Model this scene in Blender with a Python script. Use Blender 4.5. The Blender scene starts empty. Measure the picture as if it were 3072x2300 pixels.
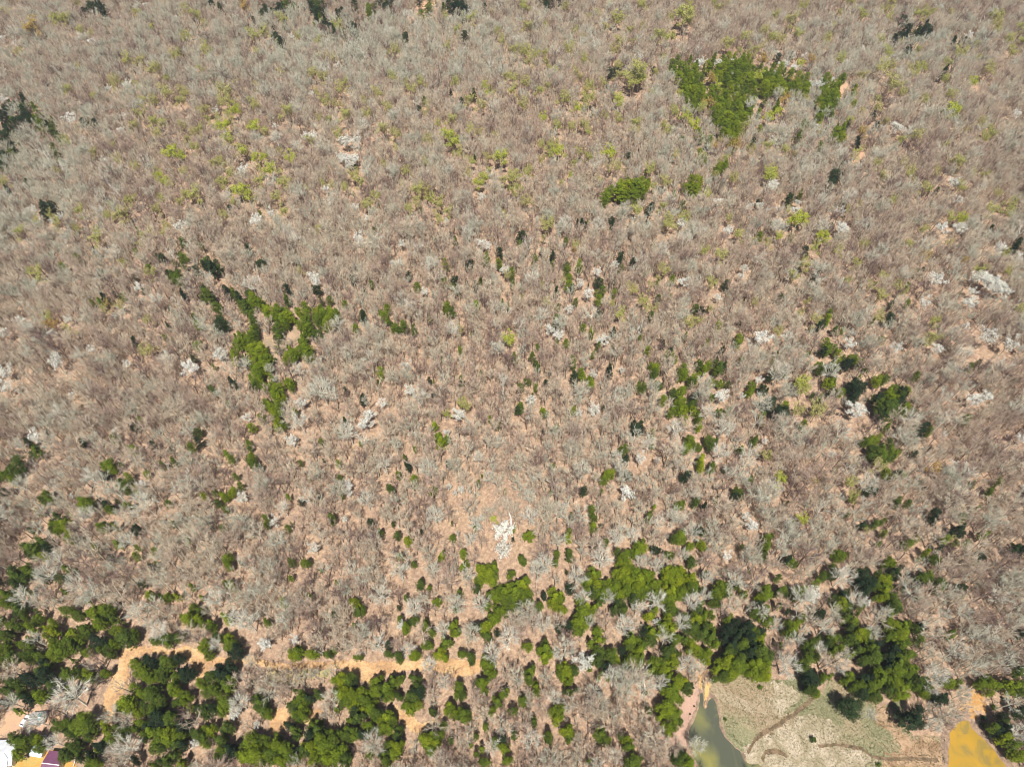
import bpy, math, random
import numpy as np
from mathutils import Vector, Matrix
EXPOSURE = 0.5
SAPK = 1.5
HAZE = 0.00009
C = bpy.data.collections.new("scene"); bpy.context.scene.collection.children.link(C)
SC = bpy.context.scene
R = math.radians
# ------------------------------------------------ camera, sky, sun, exposure
F, CX, CY, HC, PITCH = 2049.0, 1536.0, 1150.0, 300.0, R(53)
cam_d = bpy.data.cameras.new("camera"); cam = bpy.data.objects.new("camera", cam_d); C.objects.link(cam)
cam.location = (0, 0, HC); cam.rotation_euler = (R(90) - PITCH, 0, 0)
cam_d.sensor_fit = 'HORIZONTAL'; cam_d.angle = 2 * math.atan(1536 / F); cam_d.clip_start = 1; cam_d.clip_end = 30000
SC.camera = cam
def ray(px, py):
    dx = (px - CX) / F; dy = (CY - py) / F
    return (dx, math.cos(PITCH) + dy * math.sin(PITCH), -math.sin(PITCH) + dy * math.cos(PITCH))
anti = Vector(ray(1500, 1528)).normalized()          # the point opposite the sun
w = bpy.data.worlds.new("World"); SC.world = w; w.use_nodes = True
nt = w.node_tree; bg = nt.nodes['Background']; sk = nt.nodes.new('ShaderNodeTexSky'); sk.sky_type = 'NISHITA'
sk.sun_disc = False
sd = -anti
sk.sun_elevation = math.asin(sd.z); sk.sun_rotation = math.atan2(sd.x, sd.y)
sk.altitude = 300; nt.links.new(sk.outputs[0], bg.inputs[0]); bg.inputs[1].default_value = 0.06
sl = bpy.data.lights.new("sun", 'SUN'); so = bpy.data.objects.new("sun", sl); C.objects.link(so)
sl.energy = 5.0; sl.angle = R(0.5); sl.color = (1.0, 0.95, 0.88)
so.rotation_euler = anti.to_track_quat('-Z', 'Y').to_euler(); so.location = (0, -50, 600)
SC.view_settings.view_transform = 'Standard'; SC.view_settings.look = 'None'; SC.view_settings.exposure = EXPOSURE
SC.view_settings.gamma = 1; SC.view_settings.use_curve_mapping = False
SC.render.engine = 'CYCLES'
SC.cycles.filter_width = 1.0; SC.cycles.max_bounces = 5; SC.cycles.diffuse_bounces = 3; SC.cycles.transparent_max_bounces = 4
rng = np.random.default_rng(7); random.seed(7)

# ------------------------------------------------ geometry of the place
def smooth(a, b, x):
    t = np.clip((x - a) / (b - a), 0, 1); return t * t * (3 - 2 * t)
def relief(x, y):
    x = np.asarray(x, float); y = np.asarray(y, float)
    h = 1.6 * np.sin(x / 61 + 1.3) * np.sin(y / 77 + .4) + 1.0 * np.sin(x / 33 + y / 41) + .5 * np.sin(x / 17 - y / 23 + 2)
    return h * smooth(130, 260, y)
def gp(px, py, z=0.0):
    d = ray(px, py); t = (HC - z) / -d[2]; return (d[0] * t, d[1] * t)
def proj(x, y, z):
    dz = z - HC
    zc = y * math.cos(PITCH) - dz * math.sin(PITCH); yc = y * math.sin(PITCH) + dz * math.cos(PITCH)
    return CX + F * x / zc, CY - F * yc / zc, zc
def poly_px(ox, oy, s, txt):
    return [gp(ox + float(a.split()[0]) / s, oy + float(a.split()[1]) / s) for a in txt.split(',')]
def sdist(P, x, y):                                   # signed distance to a polygon, inside > 0
    P = np.asarray(P); x = np.asarray(x, float); y = np.asarray(y, float)
    d = np.full(x.shape, 1e9); ins = np.zeros(x.shape, bool); n = len(P)
    for i in range(n):
        a = P[i]; b = P[(i + 1) % n]; e = b - a; l2 = max(e @ e, 1e-9)
        t = np.clip(((x - a[0]) * e[0] + (y - a[1]) * e[1]) / l2, 0, 1)
        d = np.minimum(d, np.hypot(x - a[0] - t * e[0], y - a[1] - t * e[1]))
        c = (a[1] > y) != (b[1] > y)
        with np.errstate(divide='ignore', invalid='ignore'):
            ins ^= c & (x < (b[0] - a[0]) * (y - a[1]) / (b[1] - a[1] + 1e-12) + a[0])
    return np.where(ins, d, -d)
def wob(x, y, s, seed=0):                             # cheap smooth noise -1..1
    a = seed * 1.7
    return (np.sin(x / s + 1.3 * np.sin(y / s * .8 + a) + a) * np.sin(y / s * 1.1 + 1.1 * np.sin(x / s * .7 - a) + 2 * a)
            + .5 * np.sin(x / s * 2.3 + y / s * 1.7 + a) * np.sin(y / s * 2.6 - x / s * 1.3)) / 1.5

POND = poly_px(2000, 1950, 4.73, "475 590,520 600,536 700,540 815,556 812,590 705,612 668,650 655,682 680,722 780,745 900,762 1080,820 1210,940 1330,1060 1420,1105 1550,1180 1590,1300 1585,1360 1656,1420 1900,700 2100,560 1850,470 1656,390 1540,335 1350,300 1180,330 1100,372 1020,430 870,455 760")
OCHRE = poly_px(2700, 1950, 4.73, "790 1070,830 1020,880 985,960 975,1000 1010,1030 1090,1080 1140,1160 1215,1250 1310,1370 1430,1460 1560,1560 1720,1620 1950,1300 2200,900 2200,700 1900,690 1656,695 1300,715 1150")
STREAM = poly_px(2000, 1950, 4.73, "480 640,515 640,530 520,548 430,560 330,620 220,650 140,690 60,650 50,600 150,540 230,500 330,500 430,505 520")
MUD = poly_px(2700, 1950, 4.73, "1010 590,1090 570,1170 640,1220 720,1200 760,1230 900,1130 960,1040 985,960 950,900 915,850 840,860 790,960 720")
TRACK = poly_px(0, 1700, 2.76, "690 1530,760 1400,840 1290,850 1150,868 1030,920 930,965 840,990 760,1010 690,1080 655,1250 650,1440 685,1550 655,1640 680,1700 740,1850 745,1960 745,2030 720,2100 740,2190 780,2380 800,2540 790,2730 788,2830 765,3150 785,3380 775,3560 765,3700 765,3830 762,3970 765,3985 870,3900 890,3790 930,3700 880,3540 850,3370 855,3200 885,3110 925,3060 965,2990 950,2930 885,2840 835,2640 838,2400 850,2250 845,2140 810,2000 795,1850 790,1740 830,1690 890,1640 940,1610 900,1580 800,1500 740,1420 725,1250 715,1110 750,1062 830,1062 960,1010 1080,965 1150,960 1250,860 1340,770 1450,710 1530")
TRACK2 = poly_px(700, 1700, 2.76, "330 1180,430 1160,470 1250,600 1250,610 1180,760 1190,740 1270,600 1300,480 1300,340 1400,300 1390,310 1280")
TRACK3 = poly_px(700, 1700, 2.76, "1340 1140,1400 1180,1480 1230,1560 1290,1700 1250,1760 1180,1700 1290,1600 1340,1500 1380,1400 1300,1350 1240")
MEADOW = poly_px(1500, 1700, 2.76, "1660 930,1690 930,1700 1120,1720 1080,1760 905,1870 905,2000 890,2060 890,2208 930,2480 930,2560 1060,2640 1090,2720 930,2830 930,2910 1060,3040 1110,3130 1160,3330 1100,3330 1200,3360 1330,3430 1395,3680 1400,3750 1300,3735 1656,3700 2000,2400 2000,2000 1656,1900 1500,1800 1300,1780 1100,1690 1165,1650 1060")
BANK = poly_px(1500, 1700, 2.76, "1500 1090,1590 1060,1640 960,1665 960,1655 1080,1640 1150,1560 1350,1545 1480,1400 1470,1250 1430,1340 1400,1450 1300,1510 1230,1500 1150")
GRASSY = poly_px(700, 1700, 2.76, "270 830,420 840,560 850,700 850,800 845,790 900,640 930,450 980,300 1000,250 900")
YARD = poly_px(0, 2050, 6.62, "-300 1300,60 1200,240 1420,330 1480,560 1440,880 1330,1080 1290,1250 1380,1320 1500,1500 1560,1560 1900,1200 2100,-400 2100")
DRIVE = poly_px(0, 2050, 6.62, "140 560,400 520,620 560,700 460,860 480,1000 620,1180 650,1160 760,900 830,830 980,640 900,420 900,240 980,180 900,140 1150,-200 1200,-200 900,60 850")
CLEAR1 = poly_px(500, 800, 2.76, "1030 340,1080 380,1085 520,1110 600,1060 650,1010 680,960 780,945 880,900 830,860 720,810 650,830 600,900 640,985 590,1000 530,1050 470")
CLEAR2 = poly_px(1900, 100, 2.76, "1700 430,1770 420,1800 480,1740 540,1660 590,1640 560,1700 500")
CLEAR3 = poly_px(1100, 0, 5.53, "820 130,960 50,1120 60,1150 -100,1320 -100,1240 150,1120 370,900 400,700 420,600 330,640 280,860 260")
CLEAR4 = poly_px(2272, 0, 1.586, "435 700,500 700,520 750,480 790,430 780")
CLEAR5 = poly_px(2272, 0, 1.586, "1000 425,1050 415,1095 450,1080 480,1040 475")
CLEARS = [CLEAR1, CLEAR2, CLEAR3, CLEAR4, CLEAR5]
OPEN = [(POND, 2), (OCHRE, 2), (STREAM, -.5), (MUD, 1), (TRACK, 1.8), (MEADOW, 0), (BANK, 0), (YARD, 1), (TRACK2, 0), (TRACK3, .5), (DRIVE, 0)] + [(c, -.5) for c in CLEARS]
def ground_z(x, y):
    x = np.asarray(x, float); y = np.asarray(y, float)
    z = relief(x, y)
    for P in (POND, OCHRE):
        P_ = np.asarray(P)
        m = (x > P_[:, 0].min() - 6) & (x < P_[:, 0].max() + 6) & (y > P_[:, 1].min() - 6) & (y < P_[:, 1].max() + 6)
        if m.any():
            xs, ys = x[m], y[m]
            d = sdist(P, xs, ys) + .35 * wob(xs, ys, 1.1, 3)
            z[m] -= 1.3 * smooth(-1.2, 2.2, d)
    P_ = np.asarray(STREAM)
    m = (x > P_[:, 0].min() - 3) & (x < P_[:, 0].max() + 3) & (y > P_[:, 1].min() - 3) & (y < P_[:, 1].max() + 3)
    if m.any():
        z[m] -= .5 * smooth(-1, 2, sdist(STREAM, x[m], y[m]))
    return z

# ------------------------------------------------ materials
def newmat(name):
    m = bpy.data.materials.new(name); m.use_nodes = True
    return m, m.node_tree, m.node_tree.nodes['Principled BSDF']
def ramp(nt, fac, stops, interp='LINEAR'):
    r = nt.nodes.new('ShaderNodeValToRGB'); r.color_ramp.interpolation = interp
    els = r.color_ramp.elements
    while len(els) < len(stops): els.new(.5)
    for e, (p, c) in zip(els, stops): e.position = p; e.color = (*c, 1)
    nt.links.new(fac, r.inputs[0]); return r.outputs[0]
def noise(nt, scale, detail=4, rough=.6, dist=0):
    n = nt.nodes.new('ShaderNodeTexNoise'); n.inputs['Scale'].default_value = scale; n.inputs['Detail'].default_value = detail
    n.inputs['Roughness'].default_value = rough; n.inputs['Distortion'].default_value = dist
    g = nt.nodes.new('ShaderNodeNewGeometry'); nt.links.new(g.outputs['Position'], n.inputs['Vector']); return n.outputs[0]
def mix(nt, f, a, b, mode='MIX'):
    n = nt.nodes.new('ShaderNodeMix'); n.data_type = 'RGBA'; n.blend_type = mode
    if isinstance(f, (int, float)): n.inputs[0].default_value = f
    else: nt.links.new(f, n.inputs[0])
    for i, v in ((6, a), (7, b)):
        if isinstance(v, tuple): n.inputs[i].default_value = (*v, 1)
        else: nt.links.new(v, n.inputs[i])
    return n.outputs[2]
def patchy(name, stops, s1=.05, s2=1.2, stops2=None, k=.5, rough=.95, bump=.3):
    m, nt, b = newmat(name)
    a = ramp(nt, noise(nt, s1, 5, .6, .6), stops)
    c = ramp(nt, noise(nt, s2, 6, .75), stops2 or [(.3, (.45, .45, .45)), (.7, (1.5, 1.5, 1.5))])
    o = mix(nt, k, a, c, 'MULTIPLY' if not stops2 else 'MIX')
    nt.links.new(o, b.inputs['Base Color']); b.inputs['Roughness'].default_value = rough; b.inputs['Specular IOR Level'].default_value = .15
    if bump:
        bp = nt.nodes.new('ShaderNodeBump'); bp.inputs['Strength'].default_value = bump; bp.inputs['Distance'].default_value = .3
        nt.links.new(noise(nt, 2.2, 6, .8), bp.inputs['Height']); nt.links.new(bp.outputs[0], b.inputs['Normal'])
    return m
def plain(name, col, rough=.6, metal=0, var=.15, s=1.5):
    m, nt, b = newmat(name)
    lo = tuple(c * (1 - var) for c in col); hi = tuple(min(1, c * (1 + var)) for c in col)
    nt.links.new(ramp(nt, noise(nt, s, 5, .7), [(.35, lo), (.65, hi)]), b.inputs['Base Color'])
    b.inputs['Roughness'].default_value = rough; b.inputs['Metallic'].default_value = metal
    return m
def toned(name, stops, var=.35, transl=0.0, rough=.8):
    """colour by the tree's own tone value, varied tree to tree and clump to clump"""
    m, nt, b = newmat(name)
    at = nt.nodes.new('ShaderNodeAttribute'); at.attribute_type = 'INSTANCER'; at.attribute_name = 'tone'
    base = ramp(nt, at.outputs['Fac'], stops)
    v = ramp(nt, noise(nt, .45, 3, .7), [(.3, (1 - var,) * 3), (.7, (1 + var,) * 3)])
    col = mix(nt, 1.0, base, v, 'MULTIPLY')
    nt.links.new(col, b.inputs['Base Color']); b.inputs['Roughness'].default_value = rough; b.inputs['Specular IOR Level'].default_value = .2
    if transl:
        t = nt.nodes.new('ShaderNodeBsdfTranslucent'); nt.links.new(col, t.inputs[0])
        mx = nt.nodes.new('ShaderNodeMixShader'); mx.inputs[0].default_value = transl
        nt.links.new(b.outputs[0], mx.inputs[1]); nt.links.new(t.outputs[0], mx.inputs[2])
        nt.links.new(mx.outputs[0], nt.nodes['Material Output'].inputs[0])
    return m
# ---- measured positions: zoomed crops of the photo; header = name ox oy scale ; entries x y r [tone]
EVERGREENS = """
@0 1700 2.76
130 80 85 g,60 230 60 g,230 20 60 g,150 360 60 g,30 300 50 b,120 480 60 g,50 560 60 g,250 500 50 b,310 440 50 g,400 540 60 b,440 470 45 b,560 360 55 g,650 400 50 g,790 380 65 b,880 360 65 b,830 460 60 b,930 420 55 g,600 560 55 b,560 640 70 g,470 700 75 b,440 620 50 b,700 520 60 g,30 680 55 b,100 740 60 g,230 740 60 g,330 740 50 g,200 640 50 g,820 620 70 d,900 700 60 g,720 710 40 b,1040 590 75 g,1110 570 50 g,960 520 50 b,940 640 40 b,40 780 50 g,250 930 70 d,370 900 75 d,440 980 60 g,570 880 65 g,720 900 65 b,870 880 40 b,330 1060 60 b,120 950 60 g,60 1010 50 g,180 1060 60 g,250 1100 50 d,150 1190 35 b,20 1110 40 d,1120 800 55 b,1180 870 70 b,1240 790 60 d,1380 800 70 g,1470 760 50 d,1530 880 70 d,1340 880 60 g,1460 910 50 g,1250 930 40 b,1440 1010 60 b,1530 1080 60 b,1480 1110 50 g,1250 1060 80 g,1170 1050 50 b,1320 1110 60 g,1050 1130 80 b,1130 1210 50 b,1010 1180 40 g,1690 650 55 b,1720 720 50 g,1910 640 60 b,1950 700 70 d,1880 590 45 b,1560 430 65 b,1640 430 45 b,1750 480 50 b,1880 420 50 b,1240 230 40 b,1390 250 40 b,1460 240 30 b,1330 240 30 g,1670 250 25 b,1905 150 50 b,1600 340 40 o,1660 370 40 o,1380 600 60 o,1280 610 40 o,1480 580 50 o,1830 880 80 d,1900 830 60 d,1740 900 55 g,1870 960 70 g,1660 970 50 b,1760 1010 60 g,1720 1040 50 g,1870 1120 75 b,1840 1190 50 b,1700 1190 75 g,1570 1170 40 b,1300 1260 90 d,1400 1250 70 g,1500 1310 70 d,1250 1360 80 b,1400 1400 80 b,1320 1430 60 g,1200 1400 50 g,1170 1290 50 b,1120 1340 50 o,1500 1400 50 g,1450 1460 60 g,1300 1500 60 o,1640 1390 60 g,1740 1350 60 b,1700 1450 50 b,1880 1330 60 g,1830 1430 60 g,1900 1520 70 d,1860 1560 60 g,2070 1450 80 b,2120 1560 90 b,2000 1570 50 b,2180 1450 60 g,880 1330 55 b,680 1300 100 b,580 1380 50 g,740 1370 60 g,490 1310 60 g,560 1290 50 g,620 1480 70 g,540 1560 60 g,660 1560 50 g,130 1430 65 g,210 1470 60 b,150 1540 55 b,320 1440 50 b,330 1500 45 b,290 1420 40 g,750 1560 50 d,830 1480 60 d,760 1620 60 g,950 1400 30 g,1370 1600 60 g,1500 1630 50 b,1430 1560 50 g,1280 1640 40 g,1120 1600 40 d
@700 1700 2.76
410 300 40 y,1005 290 40 b,1040 370 50 g,1030 340 40 b,830 390 25 g,280 460 40 o,1000 480 25 g,1550 140 45 g,1620 170 25 g,1870 210 30 g,1690 290 40 b,520 700 60 b,490 740 40 b,650 720 50 b,780 720 40 g,830 680 30 g,1030 740 40 g,1285 640 35 d,1290 720 40 g,1370 740 50 g,1500 730 50 b,1600 640 50 g,1590 480 50 g,1430 500 50 b,1380 430 30 g,1490 450 45 g,1640 540 35 g,1820 480 50 b,1840 540 45 b,1760 620 60 g,1720 730 60 y,1970 760 50 g,1900 720 40 g,2110 60 80 b,2160 230 60 b,2090 500 60 b,2150 430 60 b,2100 570 50 g,2190 380 50 b,2020 500 50 d,2110 820 65 b,2140 890 50 b,2090 760 40 b,2060 960 55 b,2080 1020 40 b,880 930 65 b,960 930 60 g,990 960 50 d,890 1040 65 b,980 1060 70 b,1070 1040 60 b,1080 1110 60 g,940 1120 60 g,1010 1150 60 b,1120 1170 60 b,1030 1240 70 g,980 1270 45 o,1180 1220 60 g,1270 1250 75 b,1250 1330 65 b,1310 1290 50 g,1120 1320 55 b,1370 1340 40 g,1190 940 55 b,1180 1030 60 b,1260 990 75 b,1330 950 60 b,1290 1070 55 b,1370 1070 40 g,1500 920 50 g,1520 980 35 g,1380 920 40 g,1470 1080 60 g,1540 1040 60 d,1450 1150 55 b,1470 1190 40 b,1530 1140 35 b,1650 1200 40 g,1870 1000 55 g,1900 1060 45 g,1800 1180 60 b,1840 1230 45 b,1900 1210 60 g,1740 1310 35 g,1930 1260 40 g,1850 1060 30 g,220 1120 70 g,250 1180 60 g,280 1210 50 b,200 1080 45 g,560 1090 75 g,510 1150 65 g,560 1210 70 b,610 1090 60 d,530 1240 50 g,160 1480 80 b,110 1560 70 b,220 1560 70 g,100 1440 50 g,200 1420 45 g,350 1480 70 b,320 1560 70 g,430 1520 75 b,400 1600 60 b,480 1590 50 g,370 1400 40 b,520 1380 55 g,460 1310 45 d,690 1350 70 g,650 1300 50 g,720 1420 70 b,760 1490 80 b,820 1440 60 g,640 1480 70 b,590 1520 60 g,680 1580 70 b,850 1560 70 b,780 1590 60 b,930 1580 60 g,900 1640 50 g,700 1280 40 g,950 1390 60 g,1000 1400 45 b,900 1370 40 g,1350 1490 70 b,1340 1540 60 b,1370 1430 40 d,1250 1550 50 g,1260 1610 50 g,1130 1550 40 o,1620 1430 80 b,1680 1400 60 g,1620 1500 60 b,1670 1460 50 b,1600 1370 30 d,2140 1190 40 b,2190 1110 50 g,2010 1400 30 g,2080 1620 50 g,1800 1430 30 g
@1500 1700 2.76
190 150 70 b,120 210 80 b,40 260 60 b,200 260 60 b,80 310 60 g,150 330 50 g,20 370 50 b,90 60 40 o,450 240 65 b,490 270 50 b,440 310 50 b,510 350 45 b,740 120 60 b,770 60 60 b,800 200 60 g,870 150 60 b,840 260 55 g,960 140 60 g,900 190 50 b,1010 60 70 b,1090 50 60 b,1130 120 70 b,1200 100 70 b,1180 200 70 b,1260 170 60 b,1050 190 60 b,990 230 50 b,1110 280 55 g,1000 300 50 g,1020 370 50 g,950 340 40 g,1400 60 70 b,1460 100 70 b,1420 200 80 b,1490 30 50 b,1540 90 50 b,1600 170 60 g,1580 90 50 g,1480 240 50 g,1390 270 60 b,1410 370 60 g,1235 410 45 y,1820 180 70 b,1800 240 60 b,1870 210 50 g,1780 300 50 g,1700 60 30 g,690 370 80 b,650 460 75 b,640 520 55 b,720 440 50 g,780 340 50 b,810 540 55 b,820 600 50 b,1090 600 70 b,1070 660 50 g,1260 540 70 b,1240 610 60 g,1350 490 60 b,1420 520 65 b,1460 600 50 b,1390 440 50 b,1180 640 40 g,1620 430 60 b,1690 410 50 b,1600 520 70 g,1690 540 70 g,1560 480 50 g,1540 600 50 g,1590 660 60 b,1640 700 50 b,1740 490 50 g,1760 580 60 g,1790 640 40 b,1890 430 45 b,1900 520 60 d,1860 590 50 d,2050 500 70 d,2080 580 60 d,1980 560 50 d,2150 540 50 d,1960 460 40 d,1940 640 70 d,2020 650 60 g,2100 680 60 d,2170 620 50 d,1900 700 60 g,1870 800 80 b,1800 840 55 b,1960 830 80 b,1920 890 60 b,2000 760 60 g,2060 720 60 d,2130 790 80 b,2090 870 60 b,2180 880 60 b,2180 730 50 b,1850 900 50 g,1780 930 30 g,380 680 75 b,370 740 60 b,810 700 60 g,810 770 60 g,920 730 60 g,960 760 50 b,900 700 40 g,1150 700 60 b,1080 770 70 b,1130 800 60 b,1050 810 50 b,1170 750 50 g,1290 800 70 b,1340 850 60 b,1390 720 60 g,1430 780 60 b,1420 690 50 g,1260 850 50 b,1470 730 40 g,1700 760 50 b,1720 700 40 b,540 840 65 b,560 900 60 b,510 890 50 b,560 950 40 g,250 860 55 o,240 920 50 o,300 990 45 b,300 1040 35 b,560 1030 40 o,1480 960 70 b,1400 1040 75 b,1450 1080 65 b,1550 1000 60 g,1380 1160 80 b,1440 1230 70 b,1340 1210 60 b,1400 1330 60 b,1390 1370 45 b,1490 1280 35 g,1400 900 40 b,1240 1190 30 g,490 1200 70 b,470 1260 55 b,560 1360 60 b,570 1410 50 g,400 1390 45 g,400 1430 35 g,280 1280 45 g,120 1390 35 g,830 1390 60 g,870 1440 50 g,810 1340 40 b,1050 1430 50 b,1060 1490 50 g,1000 1400 30 g,1490 1600 60 g,1560 1620 60 b,1530 1560 50 g,1100 1620 70 g,1130 1580 50 g,1460 1560 40 g,60 1600 45 b,30 1500 50 b,190 1110 50 g,110 1190 45 g,30 1040 50 g
@2272 1700 2.76
60 230 70 b,90 190 50 b,30 260 50 b,180 200 50 g,350 210 60 b,300 240 40 g,170 90 30 g,540 80 40 g,620 60 50 g,1040 120 60 b,1060 200 60 b,1050 250 50 b,940 130 60 d,1130 330 60 g,1120 260 50 g,1150 40 60 d,870 60 60 d,850 140 50 d,900 200 50 d,1370 100 60 g,1500 130 50 g,1520 170 50 b,1340 130 50 d,1680 170 50 d,1420 80 50 g,720 240 60 d,700 310 60 b,750 330 50 g,290 490 60 b,270 540 55 b,300 550 40 g,30 600 60 b,40 700 80 g,60 780 70 g,60 860 80 b,20 900 50 b,100 730 50 g,620 600 60 b,660 660 60 b,590 630 50 g,800 450 50 b,850 560 70 b,790 600 60 g,900 550 50 b,750 590 50 g,740 420 50 g,500 600 40 g,440 650 60 g,430 720 50 g,1120 480 70 b,1200 480 60 b,1180 560 70 b,1120 580 60 g,1230 620 50 g,1310 510 50 g,1340 490 50 d,1180 660 60 g,940 660 60 g,960 740 70 g,900 700 50 g,880 770 50 g,990 640 50 d,1140 690 60 d,1240 730 60 g,1090 740 60 d,1170 800 80 g,1250 850 60 b,1160 870 60 b,1200 900 50 g,1080 830 50 d,760 900 50 b,740 940 45 b,830 990 60 g,870 1040 60 d,900 930 60 d,1000 880 60 b,1030 930 70 b,950 1000 60 g,980 1070 60 g,1140 960 60 b,1200 1020 70 b,1150 1060 50 b,1090 1020 50 g,1240 960 50 g,1340 950 70 g,1390 1000 60 g,1310 930 50 d,1380 1040 50 b,540 920 45 b,590 910 40 g,430 900 70 d,440 960 70 d,450 1010 60 g,490 1040 40 b,390 840 50 g,775 1165 98 d,1290 1250 108 d,1520 1090 60 d,1590 960 50 b,1660 960 45 b,1850 970 50 b,1930 960 50 b,1880 930 40 g,1920 1040 35 b,1990 980 35 o,2120 990 80 b,2170 1030 50 g,2070 960 40 d,2180 1200 60 d,2160 860 50 g,2000 1350 60 d,2060 1330 60 d,2050 1410 60 b,2110 1480 60 g,2160 1560 60 b,2180 560 40 d,1600 560 50 g,2030 1240 50 d
@1200 1200 2.76
285 205 35 b,340 340 60 b,310 300 40 b,390 310 30 b,115 650 35 b,120 690 25 b,1190 95 40 b,1437 85 28 b,1300 210 20 g,980 70 35 d,1960 230 60 d,1860 400 45 g,1870 490 40 d,1730 610 50 b,1690 660 35 b,1665 760 22 g,1520 750 35 d,1925 785 22 b,1890 620 40 d,2060 970 45 b,1600 960 40 g,1600 1050 38 b,1590 900 30 g,1405 1080 25 b,1385 1140 35 b,1070 1120 52 b,940 1060 22 b,60 1165 35 y,440 1140 25 g,520 1250 25 b,545 1380 38 b,360 1300 35 b,10 1290 25 b,165 1525 45 g,235 1555 20 g,110 1365 22 g,490 1590 28 g,1290 1340 30 g,1400 1260 30 g,1300 1270 30 g,1010 1320 45 g,730 1420 70 b,680 1400 55 b,780 1390 50 b,660 1490 55 b,760 1490 50 b,1030 1540 60 b,950 1570 60 b,870 1590 70 b,780 1600 60 b,1040 1600 50 b,1280 1620 70 b,1310 1600 50 b,1570 1500 50 b,1560 1570 50 b,1850 1300 60 b,1890 1350 50 b,1820 1350 40 b,1960 1260 40 b,2000 1200 50 g,1700 1170 40 g,1800 1250 30 g,1950 1450 60 b,2050 1450 60 b,1880 1500 60 b,1700 1530 60 b,1620 1530 60 b,1780 1560 60 b,2100 1520 60 b,1680 1600 60 b,2000 1600 70 b,1960 1540 50 b,2120 1240 40 d,400 530 30 d
@1900 1200 2.76
380 50 50 b,420 110 40 b,430 170 30 b,500 90 45 b,540 150 40 b,540 230 30 b,780 120 30 b,20 240 45 d,60 200 30 d,470 340 55 b,440 400 50 b,530 390 40 g,560 500 50 y,560 560 35 y,440 630 50 d,640 350 60 g,650 560 40 g,1255 45 38 b,1190 110 50 d,1070 130 30 g,1070 200 20 g,1130 40 60 d,890 410 35 g,1000 340 40 g,970 650 30 g,870 770 50 g,850 800 40 d,385 870 45 b,520 840 45 g,590 870 30 d,120 980 45 b,390 1130 60 b,340 1140 40 g,460 1210 40 b,570 1200 45 b,550 1080 40 d,690 820 25 g,200 1250 35 d,50 1230 60 b,20 1270 50 b,480 1340 50 g,300 1280 40 o,1950 340 50 b,2000 330 40 b,2100 60 90 g,2150 30 60 g,2110 210 35 g,2050 460 80 g,2130 420 50 g,1990 430 50 g,2110 600 40 g,2180 840 40 g,2000 1010 40 d,1110 1140 50 g,1100 1210 50 g,1090 1290 40 g,1310 1340 50 g,1280 1320 40 d,1650 1390 40 g,1570 1450 30 b,1190 1470 30 g,965 1420 18 b,1720 1290 50 o,895 1215 20 b,2130 1360 45 b,2060 1480 60 b,2090 1540 50 b,2080 1620 50 b,2120 1490 40 g,1930 1500 50 d,1740 1600 50 d,60 1480 80 b,150 1560 70 b,30 1430 60 b,330 1420 60 b,300 1500 60 b,370 1490 60 b,480 1480 60 b,470 1560 55 b,400 1600 60 b,300 1600 50 b,30 1560 60 b,180 1620 60 b,700 1550 60 b,760 1540 50 g,720 1620 50 b,1100 1570 55 b,1060 1620 50 b,1220 1570 50 g,1390 1580 50 b,920 1600 40 g
@2372 1100 2.76
350 10 60 g,240 30 40 g,330 130 40 b,740 110 40 b,790 90 30 g,560 150 70 d,820 200 50 b,830 280 60 b,810 340 50 g,940 200 50 d,970 190 35 b,920 270 50 d,960 340 50 b,1040 70 30 g,1000 360 40 g,650 620 50 b,740 570 25 b,820 620 30 g,700 700 60 g,760 680 50 g,730 760 50 g,870 710 45 b,830 750 40 g,790 880 45 b,660 750 50 g,880 880 40 d,1090 500 60 d,1150 530 40 g,1460 430 35 g,880 1120 45 g,970 1130 30 g,700 1300 45 g,1200 1220 50 d,1180 1270 40 d,1500 970 35 g,1650 1030 40 g,820 1620 50 b,780 1640 40 g,1860 1500 60 d,1900 1540 40 d,1600 1390 45 o,390 1550 50 o,20 1610 45 b,960 1470 50 g,1130 1530 30 b,1200 1590 50 g,1560 1570 50 d,1400 1350 60 d,1030 720 30 d,770 1380 30 o,660 1030 50 d,1730 950 30 g
@500 800 2.76
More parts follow.
